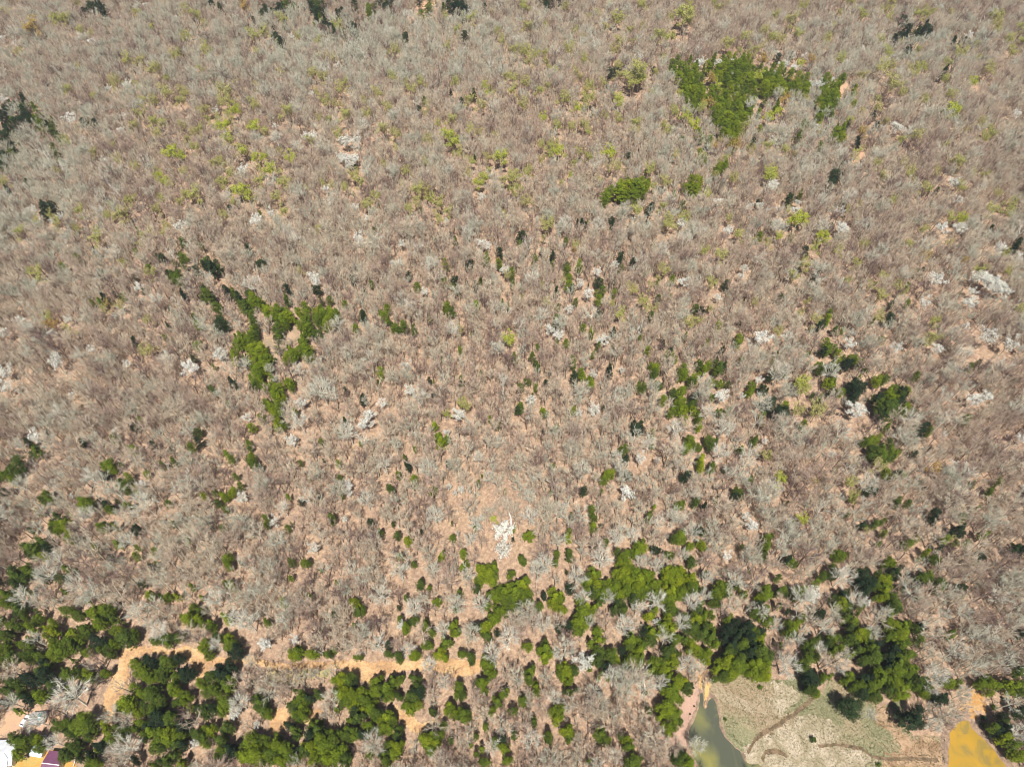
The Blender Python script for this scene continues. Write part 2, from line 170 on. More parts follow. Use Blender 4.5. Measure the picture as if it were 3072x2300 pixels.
730 310 70 b,660 340 60 g,780 320 45 b,850 390 60 b,930 400 60 b,1000 430 65 b,960 450 60 b,930 520 55 g,930 590 50 g,980 490 40 b,720 470 50 g,720 550 50 b,740 590 40 g,640 360 40 g,505 225 50 d,600 260 50 d,560 240 40 g,700 240 40 g,1000 280 40 g,1000 195 35 d,1100 390 40 b,1150 340 35 b,1160 400 30 b,1140 480 60 b,1180 520 50 b,1150 560 45 b,1130 610 50 b,1150 680 60 b,1100 700 50 b,1180 750 45 g,1050 740 50 b,1000 760 40 b,1030 700 40 b,990 790 30 b,1300 400 60 b,1370 400 60 b,1410 390 40 b,1340 460 60 b,1260 380 50 b,1340 510 40 g,1250 450 50 g,925 700 32 o,620 600 55 b,600 660 50 b,680 630 60 b,720 700 60 b,560 740 45 b,570 790 35 b,650 780 40 g,780 720 65 b,800 790 65 b,840 780 50 b,740 800 50 b,760 870 60 b,740 920 60 b,730 980 50 g,830 850 50 b,780 960 40 b,820 1000 40 b,870 920 35 b,910 1010 60 b,900 1060 55 b,930 1080 50 b,1010 960 45 b,1030 990 40 b,1250 570 50 g,820 1130 40 b,870 1170 50 b,920 1180 50 b,900 1250 50 b,920 1300 50 b,780 1250 35 b,700 1330 35 b,960 1310 35 g,270 660 45 g,100 120 60 g,340 250 60 g,410 370 40 g,150 10 30 g,380 20 70 d,450 490 60 d,1475 310 28 b,1280 290 25 g,1800 400 50 b,1820 330 30 b,1560 500 35 b,1620 400 45 d,1960 480 50 g,2040 500 40 g,1890 490 50 g,1550 110 40 d,1770 860 35 b,1770 900 25 b,1620 1100 40 d,1480 1030 25 d,1280 1450 25 g,1350 280 30 g,690 1590 35 b,490 1540 30 b,700 1620 40 g,250 1370 40 g,190 1490 30 b,50 1600 30 g,1420 1630 25 b,1240 200 40 d,560 980 30 d
@0 1200 2.76
150 540 70 g,110 590 50 g,100 660 40 b,30 620 50 g,20 760 50 d,300 420 60 o,710 850 60 b,680 880 40 b,1165 165 28 b,1110 210 45 d,940 310 40 g,1110 400 45 o,1430 495 28 o,1210 610 28 o,1340 530 28 o,900 540 60 o,860 620 40 d,1050 700 70 o,1120 730 30 b,1060 630 30 b,1580 390 35 g,1640 340 35 d,1610 260 28 g,530 1030 60 b,440 1040 50 o,480 1080 40 b,860 1040 40 g,830 1050 35 b,945 1040 28 b,900 900 40 o,1050 870 40 o,350 1170 55 g,260 1230 70 g,300 1280 50 g,350 1290 35 b,320 920 30 g,1395 850 30 g,1855 800 40 b,1920 760 40 b,1800 850 35 g,1680 790 28 b,1775 770 22 g,1870 900 30 g,1910 480 35 g,1870 440 28 o,2080 480 45 b,2100 530 40 g,1950 630 25 g,1860 1070 30 g,1990 710 30 o,800 1210 30 o,1280 1250 30 o,1130 1290 30 o,920 1300 30 d,1880 1310 50 b,1890 1370 40 b,1910 1530 45 b,1130 1070 45 d,380 800 60 o,1590 1540 30 o,690 350 40 d,1260 370 35 d,1250 1380 30 d,1175 1520 30 d,2060 370 40 g,230 340 30 d,240 1390 40 g
@600 1250 2.76
840 710 28 d,1145 390 25 g,1010 210 25 b,1090 840 45 g,1410 880 40 d,1490 950 32 g,1640 480 25 g,1690 330 20 g,1580 600 45 g,1930 610 40 b,1635 980 32 g,1660 1150 32 b,755 1205 32 g,1770 1220 25 g,2000 1150 45 b,2080 1000 20 b,2180 1130 35 b,2190 1230 45 b,540 840 30 g,550 900 25 b,730 920 30 g,870 1210 40 o,1720 400 40 d,190 920 35 g,1000 1270 20 g
@1300 650 2.76
95 370 35 b,15 190 20 b,180 200 40 g,300 390 40 d,440 350 50 g,550 290 35 d,650 450 28 g,655 520 25 g,655 560 22 g,170 520 40 d,840 360 40 g,895 280 25 d,990 330 45 d,990 390 25 g,1110 400 30 g,1210 380 38 b,1210 420 30 b,1120 560 38 b,1130 500 28 b,900 560 20 b,1100 190 25 g,570 700 20 g,355 730 38 b,350 770 28 b,105 730 40 b,140 780 40 g,1030 740 25 g,1370 680 35 b,1400 600 35 g,1500 620 28 b,1560 420 35 g,1550 320 45 d,1660 360 35 d,1980 510 28 b,1770 40 40 d,1490 30 45 d,1230 40 50 d,740 150 45 d,350 560 30 d,1020 610 35 d,1370 530 40 d,1100 1040 30 b,1020 1030 28 g,860 1070 22 g,1240 920 32 g,1310 940 28 b,1310 980 22 g,1370 1070 30 g,1150 1190 35 g,1160 1230 28 g,860 1220 40 g,820 1140 35 g,670 1160 40 o,1240 1320 35 b,1220 1290 30 b,1300 1370 40 b,1310 1400 28 b,1460 1280 45 d,1170 1340 50 d,930 1370 28 d,790 1360 22 g,1700 1400 35 g,1640 1390 30 d,1710 1010 20 g,1780 1110 35 b,1920 1150 40 b,1970 1160 40 b,2000 1190 25 b,1830 1260 55 b,1830 1300 40 g,2070 1260 38 b,2070 1310 38 b,1860 1400 40 g,1960 1120 28 d,1900 1060 30 d,1900 1520 35 b,2050 1450 50 b,2040 1530 50 b,2050 1600 50 b,2140 1560 50 g,2170 1330 40 b,2140 1370 40 g,2160 1490 40 d,910 1610 40 b,720 1570 35 g,390 1280 20 g,230 1340 35 g,1800 820 30 g,1370 800 35 d
@2000 650 2.76
430 900 45 b,600 1000 40 b,590 1050 30 b,450 1110 40 d,280 1230 50 g,340 1230 35 b,310 1260 35 b,440 1240 60 g,470 1230 40 b,440 1380 40 b,370 1370 30 b,220 1340 50 b,700 1400 40 b,690 1450 40 b,800 1430 45 d,620 1190 30 g,930 1600 35 d,1340 810 28 b,1330 850 30 b,1320 890 25 b,1260 900 50 d,1390 940 30 g,1320 1040 35 b,1330 1100 45 b,1300 1110 40 d,1380 1090 40 g,1420 1130 30 b,1420 1200 30 b,1270 1250 45 g,1370 1260 60 g,1240 1230 30 b,1530 1170 40 b,1580 1200 40 b,1490 1220 50 d,1610 1210 30 g,1360 1370 50 b,1320 1380 30 b,1740 1350 40 b,1800 1350 30 g,1830 1440 50 b,1870 1500 60 b,1890 1420 45 g,1860 1570 50 b,1950 1470 45 g,1990 1450 40 b,1980 1580 50 b,1940 1600 50 g,1750 1490 50 d,1560 1420 60 d,1550 1500 50 d,1970 750 40 g,1840 860 45 d,1770 1030 30 g,2070 1310 30 g,2060 470 22 g,1010 210 28 d,1140 300 35 d,280 770 40 d,940 670 28 d,500 1620 40 b,440 1620 40 g,1350 100 25 d
@1900 100 2.76
340 290 50 n,420 270 50 n,380 350 50 n,450 350 45 n,430 420 50 n,490 400 50 n,430 490 50 n,500 470 50 n,540 500 45 n,440 560 45 n,500 560 45 n,490 620 40 n,560 440 40 n,540 350 50 n,740 270 50 n,810 260 45 n,870 260 50 n,920 290 50 n,800 310 50 n,860 340 50 n,780 380 45 n,870 400 45 n,940 360 50 n,990 300 40 n,980 390 45 n,1100 350 50 n,1150 390 50 n,1100 420 50 n,1160 440 40 n,1210 380 40 n,1240 430 45 n,1300 430 40 n,1360 450 45 n,1420 480 40 n,1430 440 35 n,660 540 50 n,720 560 50 n,760 500 40 n,780 580 45 n,700 620 45 n,860 510 30 n,720 680 60 n,780 700 60 n,760 760 60 n,840 710 55 n,850 770 50 n,700 740 40 n,920 680 50 n,960 640 45 n,890 620 40 n,1000 540 30 n,1040 650 40 n,870 580 40 n,780 830 50 n,820 880 40 n,830 930 35 n,1200 590 40 n,1540 560 40 n,1590 500 45 n,1660 460 45 n,1650 520 45 n,1600 570 50 n,1620 630 45 n,1560 640 30 n,1680 570 40 n,1550 700 30 n,1540 480 30 n,1830 470 30 n,1810 530 25 n,1820 600 25 n,1690 810 50 n,1720 850 40 n,1740 780 35 n,1670 860 35 n,540 830 40 n,560 870 30 n,630 890 30 n,550 1010 40 n,580 1040 30 n,720 1110 45 n,760 1100 35 n,690 1150 30 n,20 1240 40 n,40 1290 35 n,120 1230 20 n,440 1280 40 n,480 1290 35 n,540 1220 40 n,1540 930 30 n,1550 960 25 n,1380 870 25 n,140 1430 40 d,120 1560 40 d,1860 900 40 d,2000 960 20 n,340 1330 25 n,1050 780 25 n,1280 1380 25 d,230 190 15 d,170 290 18 d,650 230 15 d,1200 200 30 d,1310 180 25 d,1600 360 30 n
@1300 0 1.586
880 900 45 n,930 880 40 n,970 880 40 n,950 920 35 n,820 930 30 n,1010 880 25 n,1250 860 30 n,1240 900 30 n,860 350 25 d,830 350 20 d,825 415 12 d,100 20 40 d,130 50 40 d,90 10 30 d,150 180 20 d,245 40 15 d,540 15 30 d,570 5 25 d,930 750 20 d,500 5 20 d,600 8 18 d
@700 0 2.76
270 80 45 d,320 100 45 d,240 120 30 d,380 60 50 d,440 40 50 g,500 50 30 g,60 20 30 d,650 50 50 d,700 30 50 g,690 90 40 d,740 40 40 d,670 190 25 g,760 180 40 d,800 220 45 d,840 250 40 d,750 140 25 d,1030 260 30 d,1030 330 25 d,980 200 40 d,880 100 40 d,1150 60 50 g,1200 40 50 d,1280 30 50 d,1120 100 30 g,1000 20 30 d,1560 140 35 g,1610 100 38 g,1630 50 30 g,1540 20 30 d,1680 20 15 g,1740 80 30 g,1900 140 25 b,2080 60 25 d,1820 60 40 d,1900 310 20 d,1420 310 40 d,350 310 35 d,390 340 30 d,330 250 25 d,1580 830 22 g,1540 920 25 d,1890 840 25 d,1990 770 35 d,1800 770 25 d,430 190 25 d
@0 0 2.76
760 70 50 d,840 60 50 d,870 140 35 d,700 110 40 d,880 250 25 d,1060 190 25 d,1820 80 30 d,2190 80 30 g,2100 170 25 d,1490 20 30 d,1740 20 40 d,20 960 50 d,60 930 45 d,130 1020 55 d,190 1020 50 d,200 920 45 d,100 880 45 d,60 1060 50 d,20 1120 50 d,60 1180 50 d,140 1100 40 d,230 970 45 d,30 1280 50 d,90 1260 40 o,290 900 35 o,320 980 40 o,340 1040 35 o,400 1040 30 d,450 1080 40 g,480 1140 40 g,510 1160 30 g,440 1000 25 o,800 1040 35 d,700 1030 30 d,750 1060 30 d,410 730 20 d,200 840 40 d,520 1240 20 o,60 1560 40 d,220 1500 30 d,500 1340 30 o,20 1360 50 d
@0 600 2.76
1530 380 35 g,1530 500 40 g,1540 560 25 g,1440 640 45 g,1480 690 45 d,1520 800 40 d,1250 590 32 g,780 420 30 d,1640 610 35 d,1760 580 70 d,1720 540 45 g,1720 790 45 d,1800 900 45 g,1650 1210 38 g,1610 1320 30 d,1910 90 30 d,2060 420 30 d,2170 540 45 d,1430 930 35 d,1760 1570 40 g,1930 1520 45 d,860 810 35 d,1390 1040 25 d,1110 1170 40 d,840 610 35 d,380 60 70 d,1350 500 40 d
@2272 550 1.586
150 90 20 d,195 75 12 g,150 270 18 g,60 215 14 g,575 930 28 b,750 910 15 g,1005 880 18 g,1115 210 20 d,1218 605 15 d,1240 290 30 d,1265 60 15 g,350 10 30 d
@2272 0 1.586
690 110 25 d,710 150 30 d,800 150 35 d,760 160 30 d,670 180 30 d,930 210 25 d,980 210 25 d,710 245 25 d,890 340 25 d,880 540 20 g,560 710 15 b,565 600 18 d,550 560 15 d,300 700 25 g,195 650 22 g,370 840 35 d
"""
BLOSSOMS = """
@0 1700 2.76
2180 640 35 w,1940 1220 35 w,1620 1460 28 w,2130 1300 22 w
@700 1700 2.76
1395 490 32 w,270 640 40 s,520 600 35 s
@1500 1700 2.76
700 790 68 w,470 720 30 s,1290 460 25 w
@2272 1700 2.76
905 290 30 w,440 240 50 s
@1200 1200 2.76
490 130 40 w,870 1085 64 w,850 1250 60 s,1085 10 28 w,1480 110 28 w,1610 80 45 w,385 270 20 w,650 1050 35 s,1870 780 48 w,1990 490 45 s,410 720 20 w,460 770 20 w,2130 500 25 s
@1900 1200 2.76
1850 90 65 w,1085 345 20 w,1635 450 30 s,1230 740 20 s,930 960 30 w,980 1050 40 w,770 1290 40 s,1480 1590 50 s
@2372 1100 2.76
1510 280 48 w,1615 265 38 w,1905 600 45 w,1270 560 28 s,1350 820 35 s,1930 1010 30 s
@500 800 2.76
195 850 55 w,1215 90 35 w,1240 135 30 w,2135 190 28 w,1120 1130 38 w,660 1255 25 w,1680 1230 35 w,1655 1310 50 w,1780 1145 35 s,2010 1020 35 w,1985 820 35 s,1035 1440 40 w,440 740 40 s,760 130 30 s
@0 1200 2.76
290 300 50 s,960 250 30 s,1170 695 28 w,2000 810 42 w,2040 150 30 w,1765 280 18 w,590 800 20 s
@600 1250 2.76
1240 590 30 w,1220 545 25 w,1235 640 20 w,620 870 40 s,950 1090 45 s,1200 850 25 s,2160 600 30 s
@1300 650 2.76
400 220 25 w,445 245 28 w,370 205 22 w,590 445 38 w,110 45 20 w,1130 770 30 w,960 930 35 w,1030 980 40 w,1390 1040 40 w,1435 1025 28 w,815 1515 35 w,1280 630 45 s,1220 550 30 s,1360 440 28 w,1500 390 28 w,2070 545 35 w,2050 60 35 s,1320 1320 35 s,1560 1280 20 w,860 10 15 w
@2000 650 2.76
500 130 32 w,640 440 28 w,615 490 22 w,430 660 25 w,790 990 55 w,1450 145 40 w,1530 970 22 w,1520 1060 35 w,1890 1080 32 w,450 1490 45 w,760 1350 25 w,1200 1190 28 s,2120 740 35 s,620 1490 20 w
@1900 100 2.76
570 220 30 w,530 245 25 w,705 250 28 w,820 220 15 w,1190 175 20 w,1320 180 20 w,1420 190 22 w,1240 265 32 w,1340 270 25 w,1490 425 32 w,1545 420 35 w,1635 405 22 w,590 50 20 w,860 440 18 w,855 495 12 w,1510 780 20 w,1255 750 15 w,2170 785 35 w,1160 900 30 s,690 1420 28 w,1030 1460 25 w,1190 1500 25 w,1325 1500 30 w,950 1460 28 s,395 1580 32 w,770 1640 30 w,1720 1630 35 w,1710 1490 32 s,1150 1285 35 w,1350 1430 20 w,1890 125 15 w,2140 570 20 s,1180 320 15 w,825 325 12 w
@0 600 2.76
1165 755 35 w,555 985 30 w,150 980 35 w,440 1100 28 w,460 1340 60 s,40 1430 50 w,40 1560 55 s,760 1240 30 s,1050 1350 25 w,1500 240 40 w,2120 190 42 w,2140 690 28 s,500 130 25 w,270 60 30 s,1840 1310 45 s,20 1090 40 s,430 170 25 s,100 385 20 s,600 1600 25 s,1200 850 20 s
@2272 550 1.586
850 465 30 w,960 215 25 w,875 220 25 w,950 85 18 w,1160 300 28 s,1240 350 20 w,1110 470 35 w,1075 455 25 w,1135 505 35 w,1165 525 25 w,1040 450 30 s,1010 575 25 w,1020 520 18 w,790 580 25 s,660 785 25 w,850 795 20 w,1080 740 40 s,1190 775 35 s,1245 800 15 w,390 140 20 w,980 695 15 w
@2272 0 1.586
655 615 22 w,500 230 10 w,1000 185 16 w,1235 540 20 s,860 50 12 w,1050 30 10 w,940 870 25 w,640 485 12 w
@700 0 2.76
600 1130 30 w,660 1130 30 w,940 1180 45 w,1030 1170 40 s,890 1310 30 w,930 1340 35 w,990 1350 40 w,960 1390 30 s,1020 1330 25 w,70 1400 35 w,870 550 25 w,480 300 20 w,1230 1050 22 w,350 1055 20 w,1110 1135 18 w,2060 1640 28 w,770 1570 25 w,670 1040 18 w,1190 700 15 w,650 780 15 w,170 1250 15 w
@0 0 2.76
30 360 30 w,920 350 20 w,770 370 28 w,900 740 22 w,1050 700 30 w,1040 980 20 w,30 835 30 w,1010 1100 25 w,860 1340 28 s,590 1000 40 s,690 1170 20 w,990 145 15 w,1140 60 30 s,1210 55 20 w,1580 290 15 w,150 400 25 s,1780 900 22 w,930 900 15 w
@600 400 1.586
735 350 14 w,795 410 12 w,750 500 22 s,960 530 16 w,340 390 18 s,920 620 12 w,950 615 12 w
"""
BUDDING = """
@0 0 2.76
500 190 50 s,550 180 40 s,280 260 55 o,1140 120 35 s,1265 240 22 y,960 690 45 s,1150 720 30 s,1380 760 45 s,1380 660 30 s,1180 840 30 s,1270 840 40 s,1160 950 35 s,1850 750 60 s,1870 830 50 s,1930 900 45 y,1650 910 25 s,1790 1040 40 s,1860 1050 50 y,1650 1080 35 s,2110 1050 50 y,1890 1170 45 s,1440 1280 60 y,1500 1310 40 y,1990 1250 45 y,2120 1310 40 y,2190 1300 35 y,1320 1460 30 y,1360 1520 35 y,1620 1630 50 s,1850 1530 50 s,2000 1590 50 y,2060 1600 40 y,2030 60 35 o,640 40 30 s,1540 100 40 s,680 280 35 s,2190 280 40 s,1550 1630 40 s
@700 0 2.76
260 1100 35 s,470 1310 45 y,190 1300 35 s,320 1400 50 y,60 1590 55 y,400 1530 40 s,450 1530 35 s,770 840 45 s,900 740 40 s,1200 770 40 s,430 930 55 s,390 600 30 s,540 300 30 s,1230 1090 45 s,1340 1130 40 s,640 1170 40 s,1250 1380 30 s,1010 1460 45 s,1040 1520 40 s,1780 1130 60 y,1820 1170 50 y,1800 990 45 s,1960 1090 35 s,2080 720 30 y,2090 770 25 y,2190 1300 45 y,2070 1480 40 y,2030 1530 40 y,1530 1590 50 s,820 1540 25 s,750 1530 20 s,920 970 50 s,1300 440 30 s,30 690 30 s,30 910 35 y
@1300 0 1.586
430 35 25 s,630 40 18 s,735 85 15 s,440 145 25 s,445 260 25 s,535 315 14 y,530 270 15 s,575 355 15 y,650 240 25 s,820 130 18 s,875 90 30 s,930 150 18 s,885 200 22 s,1135 175 20 s,1190 80 40 s,1200 100 30 s,960 340 50 s,950 390 30 s,980 370 30 y,880 325 20 s,880 480 22 y,890 510 18 y,520 565 20 y,180 620 22 s,600 710 28 y,580 680 22 s,320 750 35 y,385 840 30 s,680 525 20 y,720 520 15 s,745 480 30 s,830 725 26 y,735 745 20 y,655 825 14 y,955 600 25 s,430 500 25 s,1170 445 16 y,1195 560 26 y,1240 600 26 y,515 690 18 s,620 480 30 s,1100 865 25 s,1045 890 16 s,720 450 20 o
@1900 100 2.76
250 200 25 s,690 450 38 y,1040 350 40 y,640 365 35 o,680 370 25 y,1070 220 38 o,1470 220 35 o,1380 250 30 y,780 90 45 s,1210 450 30 y,1240 480 30 y,1200 650 35 y,1130 690 40 y,600 580 35 o,650 590 30 o,850 930 40 o,1260 550 40 o,30 760 25 s,1120 1210 55 y,1150 1170 40 s,1110 950 40 s,680 1200 25 s,670 950 30 o,240 1220 40 s,170 1280 25 s,600 1340 30 y,1350 1570 60 y,1290 1590 35 y,1400 1580 35 y,300 1560 50 s,1250 970 35 s,1890 820 35 o,1790 740 30 y,1530 620 18 o,1540 820 20 o,1540 760 15 y,1320 400 30 o,240 1240 20 s
@2000 650 2.76
1270 190 45 y,1300 240 35 y,920 190 30 y,1130 430 45 s,430 330 45 s,370 540 50 s,1980 250 35 s,1890 600 35 s,1760 680 45 s,1110 1380 55 y,1140 1440 50 s,1130 1350 40 s,1250 1600 60 s,2160 1040 45 s,1760 540 40 s,2120 130 35 s,2140 340 35 o,1950 650 30 s
@1900 1200 2.76
1530 90 65 s,1210 660 50 y,1100 470 45 s,1390 980 40 y,1480 680 30 o,1920 1080 25 s,1780 700 50 s,2020 540 50 s,1820 800 40 s
@2372 1100 2.76
60 370 50 s,1300 1430 30 s,1190 840 40 o
@0 600 2.76
1230 1250 50 s,160 260 45 s,280 600 50 s,330 640 40 s,1000 150 50 s,1050 140 35 s,1100 30 45 s,640 250 30 s,800 340 50 s,900 870 25 o,430 1030 45 o,1030 530 25 s
@2272 550 1.586
975 165 25 y,985 370 14 o,1110 120 25 s,1140 50 18 s,825 745 28 s,830 670 25 s,785 235 20 s
@2272 0 1.586
440 10 22 s,640 15 25 s,160 95 30 s,1130 95 30 s,1190 215 25 s,1125 165 18 s,1020 400 22 y,930 535 32 y,930 570 20 s,650 400 40 s,750 350 22 s,750 660 28 s,730 830 25 s,945 775 28 s,790 480 20 s,600 330 30 s,565 480 20 s,970 260 25 s,1100 625 20 s
@1200 1200 2.76
390 110 30 y,780 990 28 y,520 30 45 s
@1300 650 2.76
620 1000 50 y,940 720 35 s,540 375 22 o,1170 270 20 o,270 1560 45 s,960 60 50 s,1900 440 50 s
"""
OAKS = """
@0 1700 2.76
390 60 90,180 240 80,1330 540 80,1250 480 60,580 1080 140,100 1120 70,1060 1500 110,450 1450 70,1780 270 80,1970 440 90,700 280 60,1120 380 80,650 140 70,1790 640 60,2080 780 50,1990 1130 80,300 1270 80
@700 1700 2.76
130 470 90,1220 240 100,1490 340 80,1200 640 80,1450 680 65,1730 520 65,1620 810 65,1850 320 80,2040 300 80,1390 60 60,2140 700 90,1740 960 60,1660 20 70,2140 1490 70,510 1600 50
@1500 1700 2.76
310 30 80,640 100 90,680 260 70,890 250 60,1300 300 90,1590 290 75,1700 240 60,1040 490 80,1510 460 70,60 590 100,370 480 90,930 900 80,1210 1000 100,1330 950 60,1540 800 80,1630 1480 70,250 1440 90,1140 340 60,2170 380 60,950 1570 60,450 1080 60,1940 120 90,740 450 50
@2272 1700 2.76
250 830 100,380 260 100,560 510 80,330 600 60,510 680 60,800 280 80,1060 380 60,1650 690 90,1470 900 90,1440 1000 70,690 840 60,930 1220 55,1450 1300 70,2160 1380 90,950 550 60,150 480 60,1540 400 60,700 90 90,1700 1050 60,2000 260 80,1700 380 70
@1200 1200 2.76
300 960 80,650 480 50,1180 1360 90,1680 1310 100,1340 900 60,1230 390 50,820 350 50,740 640 60,1790 1150 70,1930 1120 60,1480 1450 80,1990 1340 60,2120 1370 60,590 1150 60,290 1370 70,560 1450 70,1070 960 80,1070 800 60,2060 360 60,640 1020 70
@1900 1200 2.76
350 250 80,740 240 90,1060 40 80,610 110 70,720 450 80,960 450 80,900 660 70,60 1350 50,170 1400 60,420 1280 50,610 1470 60,1950 700 80,520 790 50,340 970 90
@500 800 2.76
1290 1030 110,1110 1290 80,1500 1370 70,1090 860 60,910 940 40,860 860 40,650 830 60
@0 1200 2.76
770 640 80,1200 850 100,720 950 70,190 700 70,480 1320 80,620 1530 80,1060 1170 80,1560 260 70
@600 1250 2.76
690 750 60,1380 690 80,1240 140 80,1530 400 70,1660 1290 80,1480 1470 90,1770 1590 70,850 50 80
@2000 650 2.76
780 1550 80,1350 1270 80,1000 1000 60,340 1600 70,930 1290 90,1020 490 60,1240 440 70
"""
SHRUBS = """
@2272 1700 2.76
460 1430 42 g,1005 1635 28 g,25 1000 32 g,2030 1085 24 o,1955 1165 38 g,2095 1170 24 o,1870 1250 36 o,1870 1310 38 g,1750 990 20 o,2150 1190 20 o
@1500 1700 2.76
1865 1260 22 g,1600 1000 16 o,1610 1150 12 o,1575 1215 12 o,1095 900 18 o
"""
# bark tone: 0 dark brown, .25 pinkish brown, .5 tan grey, .75 lichen grey, 1 pale grey-white
BARK = toned('bark', [(0, (.12, .085, .07)), (.25, (.33, .25, .185)), (.5, (.47, .39, .29)), (.75, (.43, .425, .33)), (1, (.64, .61, .51))], .25)
TWIG = toned('twigs', [(0, (.16, .10, .09)), (.25, (.42, .31, .245)), (.5, (.56, .46, .34)), (.75, (.47, .465, .36)), (1, (.62, .59, .49))], .25)
NEEDLE = toned('evergreen foliage', [(0, (.018, .034, .018)), (.25, (.034, .060, .022)), (.5, (.095, .140, .018)), (.8, (.165, .225, .012)), (1, (.27, .31, .012))], .4, .25, .7)
PETAL = toned('white petals', [(0, (.52, .50, .40)), (1, (.78, .78, .72))], .25, .25, .7)
BUDS = toned('young leaves', [(0, (.50, .33, .09)), (.3, (.44, .41, .15)), (.6, (.42, .44, .10)), (1, (.46, .50, .025))], .25, .3, .7)
DEAD = plain('bleached wood', (.68, .64, .62), .8, 0, .15)
PINEBARK = plain('pine bark', (.16, .10, .07), .9)

# ------------------------------------------------ object helpers
def mesh_obj(name, v, f, mat, parent=None, smooth_=False):
    me = bpy.data.meshes.new(name); me.from_pydata([tuple(p) for p in v], [], [tuple(q) for q in f]); me.materials.append(mat)
    if smooth_: me.polygons.foreach_set('use_smooth', [True] * len(me.polygons))
    me.update(); o = bpy.data.objects.new(name, me); C.objects.link(o)
    if parent: o.parent = parent
    return o
def empty(name, loc=(0, 0, 0), rz=0):
    o = bpy.data.objects.new(name, None); C.objects.link(o); o.location = loc; o.rotation_euler = (0, 0, rz); o.empty_display_size = .5; return o
def tag(o, label=None, cat=None, group=None, kind=None):
    for k, v in (('label', label), ('category', cat), ('group', group), ('kind', kind)):
        if v: o[k] = v
    return o
class MB:
    def __init__(s): s.v = []; s.f = []
    def box(s, c, d, rz=0, taper=1.0):
        c = Vector(c); m = Matrix.Rotation(rz, 3, 'Z'); n = len(s.v)
        for z in (-.5, .5):
            k = 1 if z < 0 else taper
            for x, y in ((-.5, -.5), (.5, -.5), (.5, .5), (-.5, .5)):
                s.v.append(c + m @ Vector((x * d[0] * k, y * d[1] * k, z * d[2])))
        s.f += [(n + 3, n + 2, n + 1, n), (n + 4, n + 5, n + 6, n + 7)] + [(n + i, n + (i + 1) % 4, n + 4 + (i + 1) % 4, n + 4 + i) for i in range(4)]
        return s
    def tube(s, pts, rs, k=3):
        n0 = len(s.v); pts = [Vector(p) for p in pts]
        for i, p in enumerate(pts):
            d = (pts[min(i + 1, len(pts) - 1)] - pts[max(i - 1, 0)]).normalized()
            a = d.orthogonal().normalized(); b = d.cross(a)
            for j in range(k):
                t = 2 * math.pi * j / k; s.v.append(p + (a * math.cos(t) + b * math.sin(t)) * rs[i])
        for i in range(len(pts) - 1):
            for j in range(k):
                a = n0 + i * k + j; b = n0 + i * k + (j + 1) % k; s.f.append((a, b, b + k, a + k))
        s.f.append(tuple(range(n0 + k - 1, n0 - 1, -1))); s.f.append(tuple(n0 + (len(pts) - 1) * k + j for j in range(k)))
        return s
    def tri(s, p, d, l, w):
        d = Vector(d).normalized(); a = d.orthogonal(); a.rotate(Matrix.Rotation(random.random() * 6.28, 3, d)); n = len(s.v)
        s.v += [p - a * w, p + a * w, p + d * l]; s.f.append((n, n + 1, n + 2))
    def leaf(s, p, nrm, r, asp=.75):
        nrm = Vector(nrm).normalized(); a = nrm.orthogonal().normalized(); a.rotate(Matrix.Rotation(random.random() * 6.28, 3, nrm)); b = nrm.cross(a); n = len(s.v)
        s.v += [p - a * r, p - b * r * asp, p + a * r, p + b * r * asp]; s.f.append((n, n + 1, n + 2, n + 3))
    def build(s, name, mat, parent=None, sm=False): return mesh_obj(name, s.v, s.f, mat, parent, sm)
U = random.uniform
def rdir():
    while 1:
        v = Vector((U(-1, 1), U(-1, 1), U(-1, 1)))
        if .05 < v.length < 1: return v.normalized()

# ------------------------------------------------ setting: ground
xs = np.concatenate([[-9000, -5000, -2500, -1400, -1000], np.arange(-760, 761, 2.0), [1000, 1400, 2500, 5000, 9000]])
ys = np.concatenate([[-6000, -3000, -1200, -500, -250], np.arange(-140, -20, 4), np.arange(-20, 130, .6), np.arange(130, 860, 2.5), [1000, 1400, 2500, 5000, 12000]])
xs_f = np.concatenate([np.arange(-300, 301, .6)])
def grid_obj(name, gx, gy, mat, zf):
    X, Y = np.meshgrid(gx, gy); Z = zf(X.ravel(), Y.ravel()); v = np.stack([X.ravel(), Y.ravel(), Z], 1)
    nx = len(gx); ny = len(gy); i = np.arange((ny - 1) * nx).reshape(ny - 1, nx)[:, :-1].ravel()
    f = np.stack([i, i + 1, i + nx + 1, i + nx], 1)
    me = bpy.data.meshes.new(name); me.vertices.add(len(v)); me.vertices.foreach_set('co', v.ravel())
    me.loops.add(f.size); me.loops.foreach_set('vertex_index', f.ravel().astype(np.int32)); me.polygons.add(len(f))
    me.polygons.foreach_set('loop_start', np.arange(0, f.size, 4, dtype=np.int32)); me.polygons.foreach_set('loop_total', np.full(len(f), 4, np.int32))
    me.polygons.foreach_set('use_smooth', np.ones(len(f), bool))
    me.update(); me.validate(); me.materials.append(mat); o = bpy.data.objects.new(name, me); C.objects.link(o); return o
gm, nt_, b_ = newmat('leaf litter')
A = ramp(nt_, noise(nt_, .035, 5, .6, .8), [(.3, (.28, .19, .13)), (.5, (.37, .24, .155)), (.7, (.42, .29, .175))])
B = ramp(nt_, noise(nt_, .55, 8, .85), [(.38, (.07, .055, .045)), (.5, (.31, .22, .155)), (.62, (.68, .49, .34))])
nt_.links.new(mix(nt_, .55, A, B), b_.inputs['Base Color']); b_.inputs['Roughness'].default_value = 1; b_.inputs['Specular IOR Level'].default_value = .1
xs = np.concatenate([[-9000, -5000, -2500, -1400, -1000], np.arange(-760, -250, 3.0), np.arange(-250, 250, .7), np.arange(250, 761, 3.0), [1000, 1400, 2500, 5000, 9000]])
